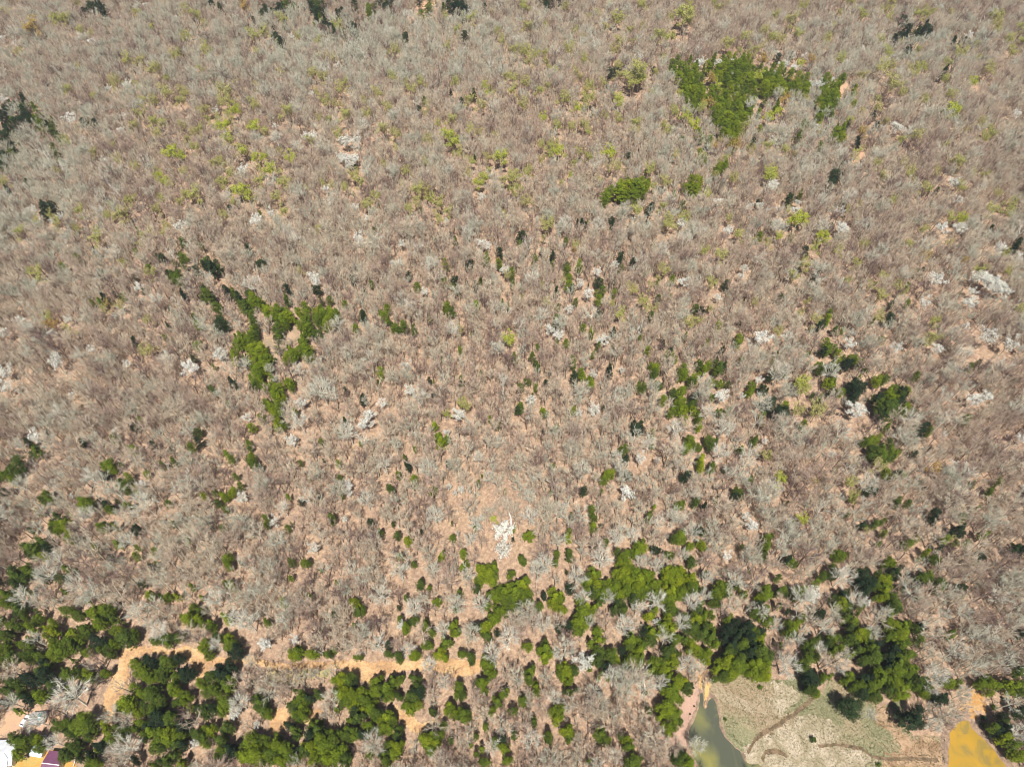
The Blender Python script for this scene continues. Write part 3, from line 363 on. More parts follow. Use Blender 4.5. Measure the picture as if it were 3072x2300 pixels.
ys = np.concatenate([[-6000, -3000, -1200, -500, -250], np.arange(-140, -10, 3), np.arange(-10, 100, .7), np.arange(100, 860, 3), [1000, 1400, 2500, 5000, 12000]])
tag(grid_obj('ground', xs, ys, gm, ground_z), kind='structure')
def sheet(name, P, mat, lift=.03, res=.5, rag=.8, kind='structure', label=None, cat=None, minus=()):
    P_ = np.asarray(P); x0, y0 = P_.min(0) - 1; x1, y1 = P_.max(0) + 1
    y0 = max(y0, -45)
    gx = np.arange(x0, x1, res); gy = np.arange(y0, y1, res); X, Y = np.meshgrid(gx, gy)
    xc = X + res / 2; yc = Y + res / 2
    d = sdist(P, xc.ravel(), yc.ravel()).reshape(X.shape) + rag * (wob(xc, yc, 1.6, len(name)) * .6 + .5 * wob(xc, yc, .5, 5))
    for q in minus: d = np.minimum(d, -sdist(q, xc.ravel(), yc.ravel()).reshape(X.shape) + .3)
    ok = d > 0; ok[-1] = False; ok[:, -1] = False
    used = np.zeros(X.shape, bool); ii, jj = np.nonzero(ok)
    for a in (0, 1):
        for b in (0, 1): used[ii + a, jj + b] = True
    idx = -np.ones(X.shape, int); idx[used] = np.arange(used.sum())
    v = np.stack([X[used], Y[used], ground_z(X[used], Y[used]) + lift], 1)
    f = np.stack([idx[ii, jj], idx[ii, jj + 1], idx[ii + 1, jj + 1], idx[ii + 1, jj]], 1)
    o = mesh_obj(name, v.tolist(), f.tolist(), mat); return tag(o, kind=kind)
DIRT = patchy('bare dirt', [(.35, (.38, .23, .12)), (.5, (.50, .31, .155)), (.65, (.55, .38, .2))], .16, 1.1, k=.75)
sheet('dirt_track', TRACK, DIRT, .045, .45, 1.0)
sheet('dirt_path', TRACK2, DIRT, .045, .45, 1.0); sheet('dirt_path', TRACK3, DIRT, .045, .45, 1.0)
sheet('yard_ground', YARD, patchy('dry yard grass', [(.35, (.50, .27, .07)), (.55, (.46, .32, .10)), (.7, (.34, .28, .10))], .25, 2, k=.35), .035, .45, .8)
sheet('driveway', DRIVE, patchy('pinkish driveway dirt', [(.4, (.45, .29, .20)), (.6, (.52, .33, .20))], .2, 2, k=.4), .05, .45, .9)
sheet('grassy_strip', GRASSY, patchy('thin green grass', [(.4, (.30, .27, .12)), (.6, (.45, .34, .18))], .2, 2.5, k=.5), .04, .45, 1.6)
sheet('meadow', MEADOW, patchy('rough meadow', [(.38, (.12, .14, .065)), (.47, (.19, .185, .095)), (.52, (.29, .23, .14)), (.58, (.30, .20, .13)), (.66, (.46, .37, .27))], .035, 1.3,
      [(.34, (.08, .09, .04)), (.44, (.22, .20, .11)), (.55, (.38, .32, .20)), (.66, (.58, .50, .36))], .42, bump=.5), .03, .5, 1.0, minus=[])
PALE = patchy('pale dry grass', [(.4, (.31, .26, .165)), (.6, (.47, .39, .285))], .16, 1.1, k=.7, bump=.5)
sheet('pale_grass_patch', poly_px(2272, 1700, 2.76, "-180 1560,-60 1440,60 1400,200 1300,420 1230,560 1260,700 1340,640 1440,720 1500,860 1520,980 1590,900 1700,600 1900,-100 1900,-230 1700"), PALE, .045, .45, 3.0)
sheet('pale_grass_patch', poly_px(2272, 1700, 2.76, "20 930,110 940,130 1060,100 1180,190 1240,260 1160,380 1090,300 1000,200 960,110 925"), PALE, .045, .45, 2.5)
sheet('brown_grass_patch', poly_px(2272, 1700, 2.76, "980 1140,1140 1170,1190 1330,1280 1410,1540 1420,1570 1650,1440 1900,1180 1900,1040 1600,1180 1480,1100 1380,1000 1300,960 1200"), patchy('reddish brown grass', [(.4, (.27, .17, .10)), (.6, (.42, .29, .18))], .2, 1.4, k=.55, bump=.5), .05, .45, 3.0)
sheet('pond_bank', BANK, patchy('mulch', [(.4, (.40, .255, .19)), (.6, (.46, .30, .22))], .2, 2, k=.4), .035, .5, .8)
sheet('ochre_mud', MUD, patchy('ochre mud', [(.38, (.42, .22, .07)), (.5, (.47, .29, .13)), (.6, (.36, .25, .18))], .3, 1.2, k=.7), .06, .4, .8)
sheet('stream_bed', STREAM, patchy('dark stream bed', [(.4, (.16, .11, .07)), (.6, (.30, .20, .12))], .5, 2, k=.5), .03, .4, .4)
SPIT = poly_px(2000, 1950, 4.73, "555 470,620 440,640 480,598 540,592 650,570 760,548 810,534 800,536 680,540 560")
sheet('orange_spit', SPIT, patchy('orange silt', [(.4, (.58, .34, .12)), (.6, (.66, .44, .2))], .3, 2, k=.3), .07, .3, .2)
SILT = poly_px(2000, 1950, 4.73, "450 340,492 320,500 560,462 740,448 740,470 560,462 440")
sheet('orange_silt', SILT, patchy('orange stream silt', [(.4, (.50, .30, .12)), (.6, (.55, .38, .18))], .3, 2, k=.4), .06, .3, .3)
LIT = patchy('pale leaf litter', [(.4, (.50, .30, .19)), (.6, (.56, .36, .22))], .1, 1.3, k=.45)
for i, c in enumerate(CLEARS): sheet('clearing', c, LIT if i else patchy('mossy clearing floor', [(.4, (.28, .22, .14)), (.6, (.44, .30, .2))], .1, 1.3, k=.4), .06, .7, 1.5)
def strip(name, ox, oy, s, txt, wid, mat):
    pts = [Vector((*gp(ox + float(a.split()[0]) / s, oy + float(a.split()[1]) / s), 0)) for a in txt.split(',')]
    P = [p + Vector((U(-.2, .2), wid * U(.6, 1.2), 0)) for p in pts] + [p - Vector((U(-.2, .2), wid * U(.6, 1.2), 0)) for p in reversed(pts)]
    return sheet(name, [(p.x, p.y) for p in P], mat, .055, .3, .35)
GULLY = patchy('gully soil', [(.4, (.13, .09, .055)), (.6, (.24, .16, .10))], .5, 2, k=.5)
strip('gully', 2000, 1950, 4.73, "1150 1440,1190 1360,1240 1280,1300 1220,1400 1150,1500 1100,1620 1040,1720 950,1790 930,1890 830,1990 740,2080 660", 1.0, GULLY)
strip('gully', 2272, 1700, 2.76, "500 1480,640 1465,740 1480,860 1500,960 1570,1100 1590,1300 1580,1500 1600", .7, GULLY)
strip('gully', 2272, 1700, 2.76, "40 1600,70 1530,160 1520,240 1560", .9, GULLY)

def grow(P, k):
    c = np.mean(P, 0); out = []
    for p in P:
        d = np.array(p) - c; out.append(tuple(np.array(p) + d / np.linalg.norm(d) * k))
    return out
SHORE = patchy('wet brown shore', [(.4, (.20, .14, .10)), (.6, (.33, .23, .16))], .5, 2, k=.5)
sheet('pond_shore', grow(OCHRE, 3.2), SHORE, .075, .4, .7); sheet('pond_shore', grow(POND, 1.3), SHORE, .08, .4, .6)
def water(name, P, stops, sc):
    c = np.mean(P, 0); v = [Vector((*(np.array(p) + (np.array(p) - c) / max(1e-6, np.linalg.norm(np.array(p) - c)) * 1.0), -.42)) for p in P]
    m, nt, b = newmat(name + ' water')
    nt.links.new(ramp(nt, noise(nt, sc, 3, .5, 1.2), stops), b.inputs['Base Color']); b.inputs['Roughness'].default_value = .12
    bp = nt.nodes.new('ShaderNodeBump'); bp.inputs['Strength'].default_value = .08; bp.inputs['Distance'].default_value = .1
    nt.links.new(noise(nt, 1.5, 3), bp.inputs['Height']); nt.links.new(bp.outputs[0], b.inputs['Normal'])
    return tag(mesh_obj(name, v, [tuple(range(len(v)))], m), kind='structure')
water('green_pond_water', POND, [(.40, (.085, .09, .06)), (.52, (.15, .15, .065)), (.64, (.23, .21, .06))], .05)
water('ochre_pond_water', OCHRE, [(.36, (.25, .18, .05)), (.46, (.34, .215, .035)), (.62, (.40, .235, .03))], .13)

# ------------------------------------------------ tree prototypes
def bare_tree_mesh(H, CR, nl=7, spread=.5, fork=.38, dens=1.0, lean=.03, tw=1.0):
    """H height, CR crown radius -> trunk builder, crown builder, twig tips"""
    T = MB(); K = MB(); tips = []
    top = Vector((U(-lean, lean) * H, U(-lean, lean) * H, H * fork)); r0 = .0165 * H
    T.tube([(0, 0, -.3), top * .5 + Vector((U(-.1, .1), U(-.1, .1), 0)), top], [r0 * 1.15, r0 * .95, r0 * .8], 5)
    lead = Vector((top.x + U(-.6, .6), top.y + U(-.6, .6), H * .9))
    limbs = []
    for i in range(nl):
        a = 2 * math.pi * (i + U(-.3, .3)) / nl; fr = (i % 3) / 3
        p0 = top.lerp(lead, U(0, .32) if i else 0)
        rad = CR * U(.6, .95) * (1 if i % 3 else .62); zt = H * U(.72, .98) if i % 3 else H * U(.9, 1.0)
        if i % 4 == 3: zt = H * U(.5, .7)
        end = Vector((p0.x + math.cos(a) * rad, p0.y + math.sin(a) * rad, max(zt, p0.z + 1)))
        m1 = p0.lerp(end, .35) + Vector((U(-.3, .3), U(-.3, .3), -spread * .5)) + Vector((math.cos(a), math.sin(a), 0)) * rad * .08
        m2 = p0.lerp(end, .7) + Vector((U(-.4, .4), U(-.4, .4), U(-.2, .3)))
        rr = r0 * U(.36, .52)
        T.tube([p0, m1, m2, end], [rr, rr * .75, rr * .5, rr * .2], 3); limbs.append((p0, m1, m2, end, rr))
    for (p0, m1, m2, end, rr) in limbs:
        n2 = int(8 * dens)
        for j in range(n2):
            t = U(.3, 1.0)
            p = m1.lerp(m2, (t - .3) / .4) if t < .7 else m2.lerp(end, (t - .7) / .3)
            d = ((end - p0).normalized() + rdir() * .7 + Vector((0, 0, .15))).normalized(); L = CR * U(.3, .58) * (1.25 - t * .4)
            q1 = p + d * L * .5 + rdir() * .15; q2 = p + d * L + rdir() * .3 + Vector((0, 0, .12 * L))
            K.tube([p, q1, q2], [rr * .30 * tw, rr * .2 * tw, rr * .08 * tw], 3)
            for k in range(int(12 * dens)):
                s = U(.15, 1.0); b = p.lerp(q1, s * 2) if s < .5 else q1.lerp(q2, s * 2 - 1)
                e = (d + rdir() * .8 + Vector((0, 0, .1))).normalized(); l = U(.7, 2.0) * CR / 4
                K.tri(b, e, l, U(.016, .030) * tw ** .3); tips.append(b + e * l * U(.5, 1))
    return T, K, tips
def proto_bare(i):
    H = U(14, 18); CR = U(2.9, 4.1)
    T, K, tips = bare_tree_mesh(H, CR, random.choice([6, 7, 8, 9]), U(.3, 1.0), U(.42, .6), 1.0)
    e = empty('bare_tree'); T.build('trunk', BARK, e); K.build('crown', TWIG, e); return e, H, CR
def proto_ever(i):
    H = [12, 13, 11, 12, 13, 10, 12, 11][i]; CR = [3.3, 3.0, 3.6, 2.6, 3.4, 2.6, 3.2, 3.5][i]; e = empty('evergreen_tree')
    T = MB().tube([(0, 0, -.3), (U(-.2, .2), U(-.2, .2), H * .5), (0, 0, H * .93)], [.24, .17, .05], 5)
    K = MB(); cone = i in (3, 5); nc = 62 if not cone else 48
    lob = [U(.6, 1.15) for _ in range(7)]
    for c in range(nc):
        f = (c + .5) / nc; z = H * (.30 + .68 * f)
        prof = (1 - (f * 1.02) ** 1.2) * 1.0 if cone else math.sqrt(max(0, 1 - ((f - .30) / .72) ** 2)) if f > .3 else .75 + .25 * f / .3
        a = c * 2.39996 + U(-.4, .4); rr = CR * max(prof, .12) * lob[int(a / 6.2832 * 7) % 7]
        cr = rr * U(.70, .92) * (1 if c % 3 else .45); cs = U(.5, 1.0) * (CR / 3.2) * (1.0 if not cone else .8)
        ctr = Vector((math.cos(a) * cr, math.sin(a) * cr, z + U(-.3, .3)))
        if cr > .8: T.tube([(0, 0, z - .5), ctr], [.06, .02], 3)
        for _ in range(72):
            d = rdir(); d.z = abs(d.z) * .9 - .15 if random.random() < .8 else d.z; d.normalize()
            p = ctr + Vector((d.x * cs, d.y * cs, d.z * cs * .7)) * U(.55, 1.05)
            K.leaf(p, d * .6 + rdir() * .8 + Vector((0, 0, .4)), U(.09, .21), U(.4, .8))
    T.build('trunk', PINEBARK, e); K.build('crown', NEEDLE, e); return e, H, CR
def proto_leafy(kind, i, mat, nm):
    H = U(10, 11.5) if kind == 'w' else U(12, 14); CR = U(2.6, 3.1) if kind == 'w' else U(3.0, 3.6)
    T, K, tips = bare_tree_mesh(H, CR, 8, .3, .35, .8)
    L = MB(); sparse = i % 2
    for p in tips:
        for _ in range((2 if sparse else 6) if kind == 'w' else (4 if sparse else 6)):
            L.leaf(p + rdir() * U(0, .5), rdir() + Vector((0, 0, .7)), U(.10, .19) * (1 if kind == 'w' else 1.15), .8)
    e = empty(nm); T.v += []; n = len(T.v); T.v += K.v; T.f += [tuple(a + n for a in q) for q in K.f]
    T.build('trunk', BARK, e); L.build('crown', mat, e); return e, H, CR
def proto_oak(i):
    H = U(14, 16); CR = U(4.0, 4.6)
    T, K, tips = bare_tree_mesh(H, CR, [13, 11, 15, 12][i], .2, .45, 1.0, tw=1.75)
    e = empty('bare_tree'); T.build('trunk', BARK, e); K.build('crown', BARK, e); return e, H, CR
PB = [proto_bare(i) for i in range(12)]; PE = [proto_ever(i) for i in range(8)]; PB += [proto_oak(i) for i in range(4)]
PW = [proto_leafy('w', i, PETAL, 'blossoming_tree') for i in range(4)]; PY = [proto_leafy('y', i, BUDS, 'budding_tree') for i in range(4)]

# ------------------------------------------------ where the trees stand
def parse(txt):
    out = []
    for line in txt.strip().splitlines():
        line = line.strip()
        if line.startswith('@'): ox, oy, s = map(float, line[1:].split())
        elif line:
            for e in line.split(','):
                q = e.split()
                out.append((ox + float(q[0]) / s, oy + float(q[1]) / s, float(q[2]) / s, q[3] if len(q) > 3 else ''))
    return out
def dedupe(L, k=.55, keep=()):
    out = []; allp = list(keep)
    for p in sorted(L, key=lambda q: -q[2]):
        if all((p[0] - q[0]) ** 2 + (p[1] - q[1]) ** 2 > (k * max(p[2], q[2])) ** 2 for q in allp): out.append(p); allp.append(p)
    return out
def place(px, py, rpx, H, CR):
    """photo circle -> base position, scale"""
    x, y = gp(px, py, 8); _, _, zc = proj(x, y, 8); rm = rpx * zc / F
    hz = rm / CR; k = (.45 + .55 * hz) if hz > 1 else .42 + .58 * hz
    z = .68 * H * k; x, y = gp(px, py, z); return x, y, hz, k, rm
items = []      # dict: kind, base, sx, sz, variant, rot, tone, px, py, r
def add(kind, protos, px, py, r, tone, rs=1.0, var=None):
    v = var if var is not None else random.randrange(len(protos)); _, H, CR = protos[v]
    x, y, sx, sz, rm = place(px, py, r * rs, H, CR)
    z = float(ground_z(np.array([x]), np.array([y]))[0])
    items.append(dict(kind=kind, x=x, y=y, z=z, sx=sx, sz=sz, v=v, rot=U(0, 6.28), tone=float(min(1, max(0, tone))), px=px, py=py, r=r, rm=rm))
EV = dedupe(parse(EVERGREENS)); TE = dict(b=.82, y=1.0, g=.56, d=.2, o=.66, n=.82)
def ever(px, py, r, t):
    if r <= 15: add('e', PE, px, py, r, t, 1.14); return
    add('e', PE, px, py, r * .78, t, 1.12); a0 = U(0, 6.28); n = 3 if r > 22 else 2
    for q_ in range(n):
        a = a0 + q_ * 6.28 / n + U(-.4, .4); rr = r * U(.42, .58); add('e', PE, px + math.cos(a) * r * .68, py + math.sin(a) * r * .6, rr, t + U(-.2, .12), 1.1)
for p in EV: ever(p[0], p[1], p[2] * (1.15 if p[3] == 'n' else 1.05), TE[p[3]] + U(-.13, .1))
for p in []: add('e', PE, p[0], p[1], p[2], TE[p[3]] + U(-.13, .1), 1.5 if p[3] == 'n' else 1.14)
STAND = poly_px(1900, 100, 2.76, "300 260,520 280,740 240,860 230,1000 290,1220 340,1400 410,1500 480,1430 520,1250 500,1150 480,1040 470,1080 620,960 720,880 820,830 930,780 960,740 860,640 720,560 560,540 680,480 620,400 480")
STAND2 = poly_px(1900, 100, 2.76, "1530 460,1710 430,1690 560,1620 690,1560 760,1520 640")
for P in (STAND, STAND2):
    P_ = np.asarray(P)
    for y in np.arange(P_[:, 1].min(), P_[:, 1].max(), 6.5):
        for x in np.arange(P_[:, 0].min(), P_[:, 0].max(), 6.0):
            x2 = x + U(-2, 2); y2 = y + U(-2, 2)
            if sdist(P, np.array([x2]), np.array([y2]))[0] > -1 and random.random() < .62:
                px, py, _z = proj(x2, y2, 7); add('e', PE, px, py, U(9, 15), random.choice([.6, .72, .82, .9]), 1.1); items[-1]['fill'] = 1
FILL = [(1500, 1500, 1700, 900, 330), (1600, 700, 1500, 500, 160), (120, 1960, 260, 150, 75), (450, 2130, 240, 150, 60), (330, 1960, 150, 60, 8), (980, 2170, 230, 110, 45), (1500, 1800, 230, 60, 14), (1980, 1820, 260, 120, 60), (2420, 1860, 280, 120, 60), (2640, 1960, 180, 140, 40), (2060, 2060, 120, 120, 22), (120, 1740, 140, 60, 14), (2250, 400, 230, 120, 30), (60, 400, 130, 90, 40), (1050, 60, 300, 70, 36), (650, 980, 130, 90, 14), (2500, 1150, 200, 110, 30), (2060, 1170, 110, 110, 18), (1800, 2000, 200, 60, 22), (1400, 2250, 300, 60, 14), (700, 1900, 80, 60, 10), (250, 1560, 200, 90, 16), (2450, 700, 500, 300, 10), (2000, 1000, 500, 250, 25), (450, 800, 300, 150, 22), (2750, 1600, 250, 160, 26), (1400, 850, 400, 150, 24), (3000, 2200, 60, 100, 8)]
NF = 0
for cx, cy, rx, ry, n in FILL:
    for _ in range(int(n * .6)):
        px, py = random.gauss(cx, rx * .55), random.gauss(cy, ry * .55); x, y = gp(px, py, 5)
        if any(sdist(P, np.array([x]), np.array([y]))[0] > (-5 if P is TRACK else -2.5) for P, _m in OPEN): continue
        if any((px - q[0]) ** 2 + (py - q[1]) ** 2 < (.4 * (q[2])) ** 2 for q in EV): continue
        sc_ = .55 + .45 * min(1, max(0, py / 2300)); add('e', PE, px, py, (U(9, 19) if n < 150 else U(5, 12)) * sc_, random.choice([.2, .45, .6, .68, .75]) + U(-.08, .08), 1.1); items[-1]['fill'] = 1
def blobs_(px, py):
    L = [(650, 380, 350, 230, 1), (1000, 500, 300, 150, .6), (1750, 300, 400, 250, .8), (2500, 120, 500, 150, .6), (2700, 600, 350, 400, .4), (1500, 450, 300, 200, .6), (300, 800, 400, 300, .2), (2250, 850, 300, 200, .3)]
    return min(1, .08 + sum(w_ * math.exp(-((px - a) / c) ** 2 - ((py - b_2) / d) ** 2) for a, b_2, c, d, w_ in L))
BL = dedupe(parse(BLOSSOMS), .5)
for p in BL: add('w', PW, p[0], p[1], p[2], U(.6, 1), 1.15, random.choice([0, 2]) if p[3] == 'w' else random.choice([1, 3]))
BU = dedupe(parse(BUDDING), .5)
for p in BU: add('y', PY, p[0], p[1], p[2], {'y': .85, 's': .42, 'o': .08}[p[3]] + U(-.1, .1), 1.1, random.choice([0, 2]) if p[3] == 'y' else random.choice([1, 3, 1, 3, 0]))
for _ in range(1500):
    if len([1 for i in items if i['kind'] == 'y']) >= 560: break
    px, py = U(0, 3072), U(0, 1) ** 1.3 * 1000; x, y = gp(px, py, 8)
    if blobs_(px, py) < random.random() * 1.1 or any((px - i['px']) ** 2 + (py - i['py']) ** 2 < (1.1 * i['r']) ** 2 for i in items): continue
    add('y', PY, px, py, U(9, 17), U(.25, .6), 1.0, random.choice([1, 3]))
OK = dedupe(parse(OAKS), .6)
for p in OK: add('b', PB, p[0], p[1], p[2], .95 + U(-.12, .05), 1.0, random.choice([12, 13, 14, 15]))
def blobs(px, py, L):
    v = 0
    for cx, cy, rx, ry, wgt in L: v = v + wgt * np.exp(-((px - cx) / rx) ** 2 - ((py - cy) / ry) ** 2)
    return v
THIN = [(1450, 1480, 480, 420, .30), (1100, 1650, 500, 250, .18), (1500, 2150, 500, 120, .12), (2500, 2300, 300, 100, .2)]
GREY = [(80, 620, 200, 180, 1), (60, 400, 180, 120, .6), (1180, 140, 400, 120, .9), (1800, 170, 60, 60, .3), (2450, 300, 200, 220, .6), (2400, 330, 160, 130, .5), (2780, 150, 200, 100, .8), (2050, 500, 140, 160, .6),
        (2000, 1250, 300, 250, .35), (2600, 1400, 350, 300, .3), (2500, 1900, 500, 200, .5), (1900, 1800, 500, 200, .5), (500, 1750, 500, 200, .4), (300, 1500, 300, 150, .35), (250, 2050, 300, 200, .5), (620, 850, 160, 120, .35), (1350, 800, 250, 200, .2)]
LAV = [(500, 120, 500, 160, .9), (950, 200, 350, 120, .5), (300, 250, 300, 80, .3)]  # upper-left woods: greying of the distant haze put into the bark tone
sp = 3.6; cand = []
gx = np.arange(-640, 640, sp); gy = np.arange(-50, 800, sp)
GX, GY = np.meshgrid(gx, gy); GX = GX + rng.uniform(-.5, .5, GX.shape) * sp * .95; GY = GY + rng.uniform(-.5, .5, GY.shape) * sp * .95
GX = GX.ravel(); GY = GY.ravel()
PX, PY_, ZC = proj(GX, GY, 9.0)
m = (np.abs(PX - CX) < 1536 + 260) & (PY_ > -170) & (PY_ < 2300 + 380)
GX, GY, PX, PY_, ZC = (a[m] for a in (GX, GY, PX, PY_, ZC))
keep = rng.random(len(GX)) > blobs(PX, PY_, THIN)
for P, mg in OPEN: keep &= sdist(P, GX, GY) < -(mg + 1.2 * rng.random(len(GX)))
keep &= ~((sdist(STAND, GX, GY) > -2) & (rng.random(len(GX)) < .86)); keep &= ~((sdist(STAND, GX, GY + 9) > 0) & (rng.random(len(GX)) < .7)); keep &= ~((sdist(STAND2, GX, GY) > -2) & (rng.random(len(GX)) < .9))
ev = np.array([(i['x'], i['y'], i['rm']) for i in items if i['kind'] != 'b' or True])
for it in items:
    x, y, r = it['x'], it['y'], it['rm']; dist = math.hypot(x, y); ux, uy = -x / dist, -y / dist
    hh = {'e': 12, 'w': 11, 'y': 13, 'b': 13}[it['kind']] * it['sz']; off = max(0, 12 - hh) * dist / HC * .6
    k = {'e': .95 - .22 * min(1, max(0, (it['py'] - 1500) / 500)), 'w': 1.5, 'y': 1.15, 'b': .8}[it['kind']]
    for o in (0, off, off * .5 + r):
        near = (GX - x - ux * o) ** 2 + (GY - y - uy * o) ** 2 < (r * k + 1.0) ** 2; keep &= ~(near & (rng.random(len(GX)) < {'e': (.93 if it['r'] > 13 else .75) if not it.get('fill') else .45, 'w': 1.0, 'y': .97, 'b': .75}[it['kind']]))
GX, GY, PX, PY_, ZC = (a[keep] for a in (GX, GY, PX, PY_, ZC)); N = len(GX)
size = np.clip(rng.lognormal(-.30, .30, N), .34, 1.35)
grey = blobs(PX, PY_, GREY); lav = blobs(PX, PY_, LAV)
tone = np.clip(rng.normal(.44, .17, N), .05, .8) + .12 * wob(GX, GY, 37, 2); gsel = rng.random(N) < np.clip(grey, 0, .85); tone = np.where(gsel, rng.normal(.72, .1, N), tone)
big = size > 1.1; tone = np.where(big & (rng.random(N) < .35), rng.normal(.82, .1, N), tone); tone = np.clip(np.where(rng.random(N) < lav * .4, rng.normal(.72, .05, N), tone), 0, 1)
tone = np.where(rng.random(N) < .07, .04, tone)
GZ = ground_z(GX, GY); rest = []
for i in range(N):
    v = int(rng.integers(12)) if not (size[i] > 1.2 and tone[i] > .6) else 12 + int(rng.integers(4)); _, H, CR = PB[v]; s = float(size[i]) * (.8 if v > 11 else 1)
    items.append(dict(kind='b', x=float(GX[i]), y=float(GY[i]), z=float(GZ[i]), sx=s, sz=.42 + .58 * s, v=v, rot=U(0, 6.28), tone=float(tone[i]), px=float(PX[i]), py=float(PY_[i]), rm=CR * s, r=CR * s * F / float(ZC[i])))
# ground layer of saplings (part of the forest mass)
sap = []
for i in range(int(N * SAPK)):
    j = int(N * rng.random() ** 1.5); x = GX[j] + rng.normal(0, 3); y = GY[j] + rng.normal(0, 3)
    sap.append((x, y))
sap = np.array(sap); ks = np.ones(len(sap), bool)
for P, mg in OPEN: ks &= sdist(P, sap[:, 0], sap[:, 1]) < -.2
sap = sap[ks]
def onscreen(i): return -20 < i['px'] < 3092 and -20 < i['py'] < 2320
# ------------------------------------------------ individuals
def copy_tree(root):
    r = root.copy(); C.objects.link(r)
    for ch in root.children:
        c = ch.copy(); C.objects.link(c); c.parent = r
    return r
KINDS = dict(b=(PB, 'bare_tree', 'bare tree'), e=(PE, 'evergreen_tree', 'evergreen tree'), w=(PW, 'blossoming_tree', 'blossoming tree'), y=(PY, 'budding_tree', 'budding tree'))
GROUPS = dict(b='leafless trees of the woodland', e='evergreen trees among the bare woods', w='white blossoming trees in the woodland', y='budding trees in the woodland')
indiv = []; stuff = dict(b=[], e=[], w=[], y=[])
for k in 'bewy':
    L = [i for i in items if i['kind'] == k]; on = sorted([i for i in L if onscreen(i)], key=lambda i: -i['r'])
    sel = on[:300]; ids = set(map(id, sel)); seen = set(i['v'] for i in sel)
    stuff[k] = [i for i in L if id(i) not in ids]
    protos = KINDS[k][0]
    for v in range(len(protos)):                      # every prototype stands somewhere
        if v not in seen: sel[-1 - v]['v'] = v
    used = set()
    for i in sel:
        root = protos[i['v']][0]
        if i['v'] in used: root = copy_tree(root)
        else: used.add(i['v'])
        root.location = (i['x'], i['y'], i['z']); root.rotation_euler = (U(-.04, .04), U(-.04, .04), i['rot']); root.scale = (i['sx'] * U(.86, 1.14), i['sx'] * U(.86, 1.14), i['sz']) if k != 'b' else (i['sx'], i['sx'], i['sz'])
        for ch in root.children: ch['tone'] = i['tone']
        root['category'] = KINDS[k][2]; root['group'] = GROUPS[k]
        i['o'] = root; indiv.append(i)
# labels: look + where it stands next to something one can find
LM = [("the purple-roofed shed", 150, 2275), ("the white-roofed house", 20, 2255), ("the white car", 75, 2162), ("the track's left bend", 375, 1960), ("the dip in the dirt track", 590, 1990),
      ("the track's lower end", 290, 2200), ("the dirt track's middle", 900, 1990), ("the track's widest part", 1120, 2010), ("the track's right end", 1440, 2000),
      ("the murky green pond", 2150, 2220), ("the green pond's tip", 2125, 2090), ("the dark stream inlet", 2110, 2020), ("the mustard-yellow pond", 2930, 2240), ("the orange mud patch", 2925, 2100),
      ("the grassy meadow", 2400, 2130), ("the meadow's far edge", 2330, 2040), ("the round meadow evergreen", 2550, 2120), ("the V-shaped evergreen stand", 770, 1120), ("the V stand's clearing", 880, 1020),
      ("the bleached fallen tree", 1520, 1530), ("the big central blossom", 1515, 1593), ("the track's white blossom", 1754, 1986), ("the upper green stand", 2200, 290),
      ("the orange clearing", 2525, 285), ("the top clearing", 1285, 40), ("the small pink clearing", 2570, 465), ("the left edge pines", 60, 380),
      ("the green clump right of centre", 1870, 600), ("the far right blossoms", 2935, 1200), ("the centre-left blossom", 570, 1108), ("the ring of evergreens", 1460, 1730),
      ("the lime-green tree at centre", 1525, 1012), ("the lower left corner", 0, 2300), ("the lower edge's middle", 1536, 2300), ("the lower right corner", 3072, 2300), ("the left edge's middle", 0, 1150), ("the right edge's middle", 3072, 1150),
      ("the upper left corner", 0, 0), ("the upper right corner", 3072, 0), ("the short dirt path", 850, 2150), ("the hooked dirt path", 1260, 2160), ("the right-hand blossom", 2565, 1232),
      ("the long green strip at right", 2080, 1200), ("the lower right evergreens", 2690, 1980), ("the pondside evergreens", 2020, 2120), ("the lower left evergreens", 130, 1900), ("the paired white blossoms", 1100, 1265)]
DIRS = ["right of", "above right of", "above", "above left of", "left of", "below left of", "below", "below right of"]
def words(i):
    k = i['k2'] = i['kind']; r = i['rm']; t = i['tone']
    s = "very large" if r > 5.2 else "large" if r > 4 else "medium-sized" if r > 2.8 else "small" if r > 1.7 else "tiny"
    if k == 'b': c = "dark brown" if t < .15 else "pinkish brown" if t < .36 else "tan" if t < .58 else "grey" if t < .84 else "pale grey"; n = "leafless tree"
    elif k == 'e': c = "dark green" if t < .3 else "mid-green" if t < .6 else "olive green" if t < .72 else "bright green" if t < .92 else "yellow-green"; n = "evergreen"
    elif k == 'w': c = "white" if i['v'] in (0, 2) else "sparse white"; n = "blossoming tree"
    else: c = "orange-tinted" if t < .22 else "dull yellow-green" if t < .6 else "bright lime"; n = "budding tree"
    return f"{s} {c} {n}"
def ordn(n): return {1: "nearest", 2: "second", 3: "third", 4: "fourth", 5: "fifth"}.get(n, f"{n}th")
buck = {}
for i in indiv:
    j = min(range(len(LM)), key=lambda q: (LM[q][1] - i['px']) ** 2 + (LM[q][2] - i['py']) ** 2); dx = i['px'] - LM[j][1]; dy = LM[j][2] - i['py']
    d = int(round(math.atan2(dy, dx) / (math.pi / 4))) % 8; i['d'] = math.hypot(dx, dy)
    buck.setdefault((words(i), DIRS[d], LM[j][0]), []).append(i)
for (wd, d, lm), L in buck.items():
    L.sort(key=lambda i: i['d'])
    for n, i in enumerate(L): i['o']['label'] = f"{wd} {d} {lm}" if len(L) == 1 else f"{wd}, {ordn(n + 1)} {d} {lm}"
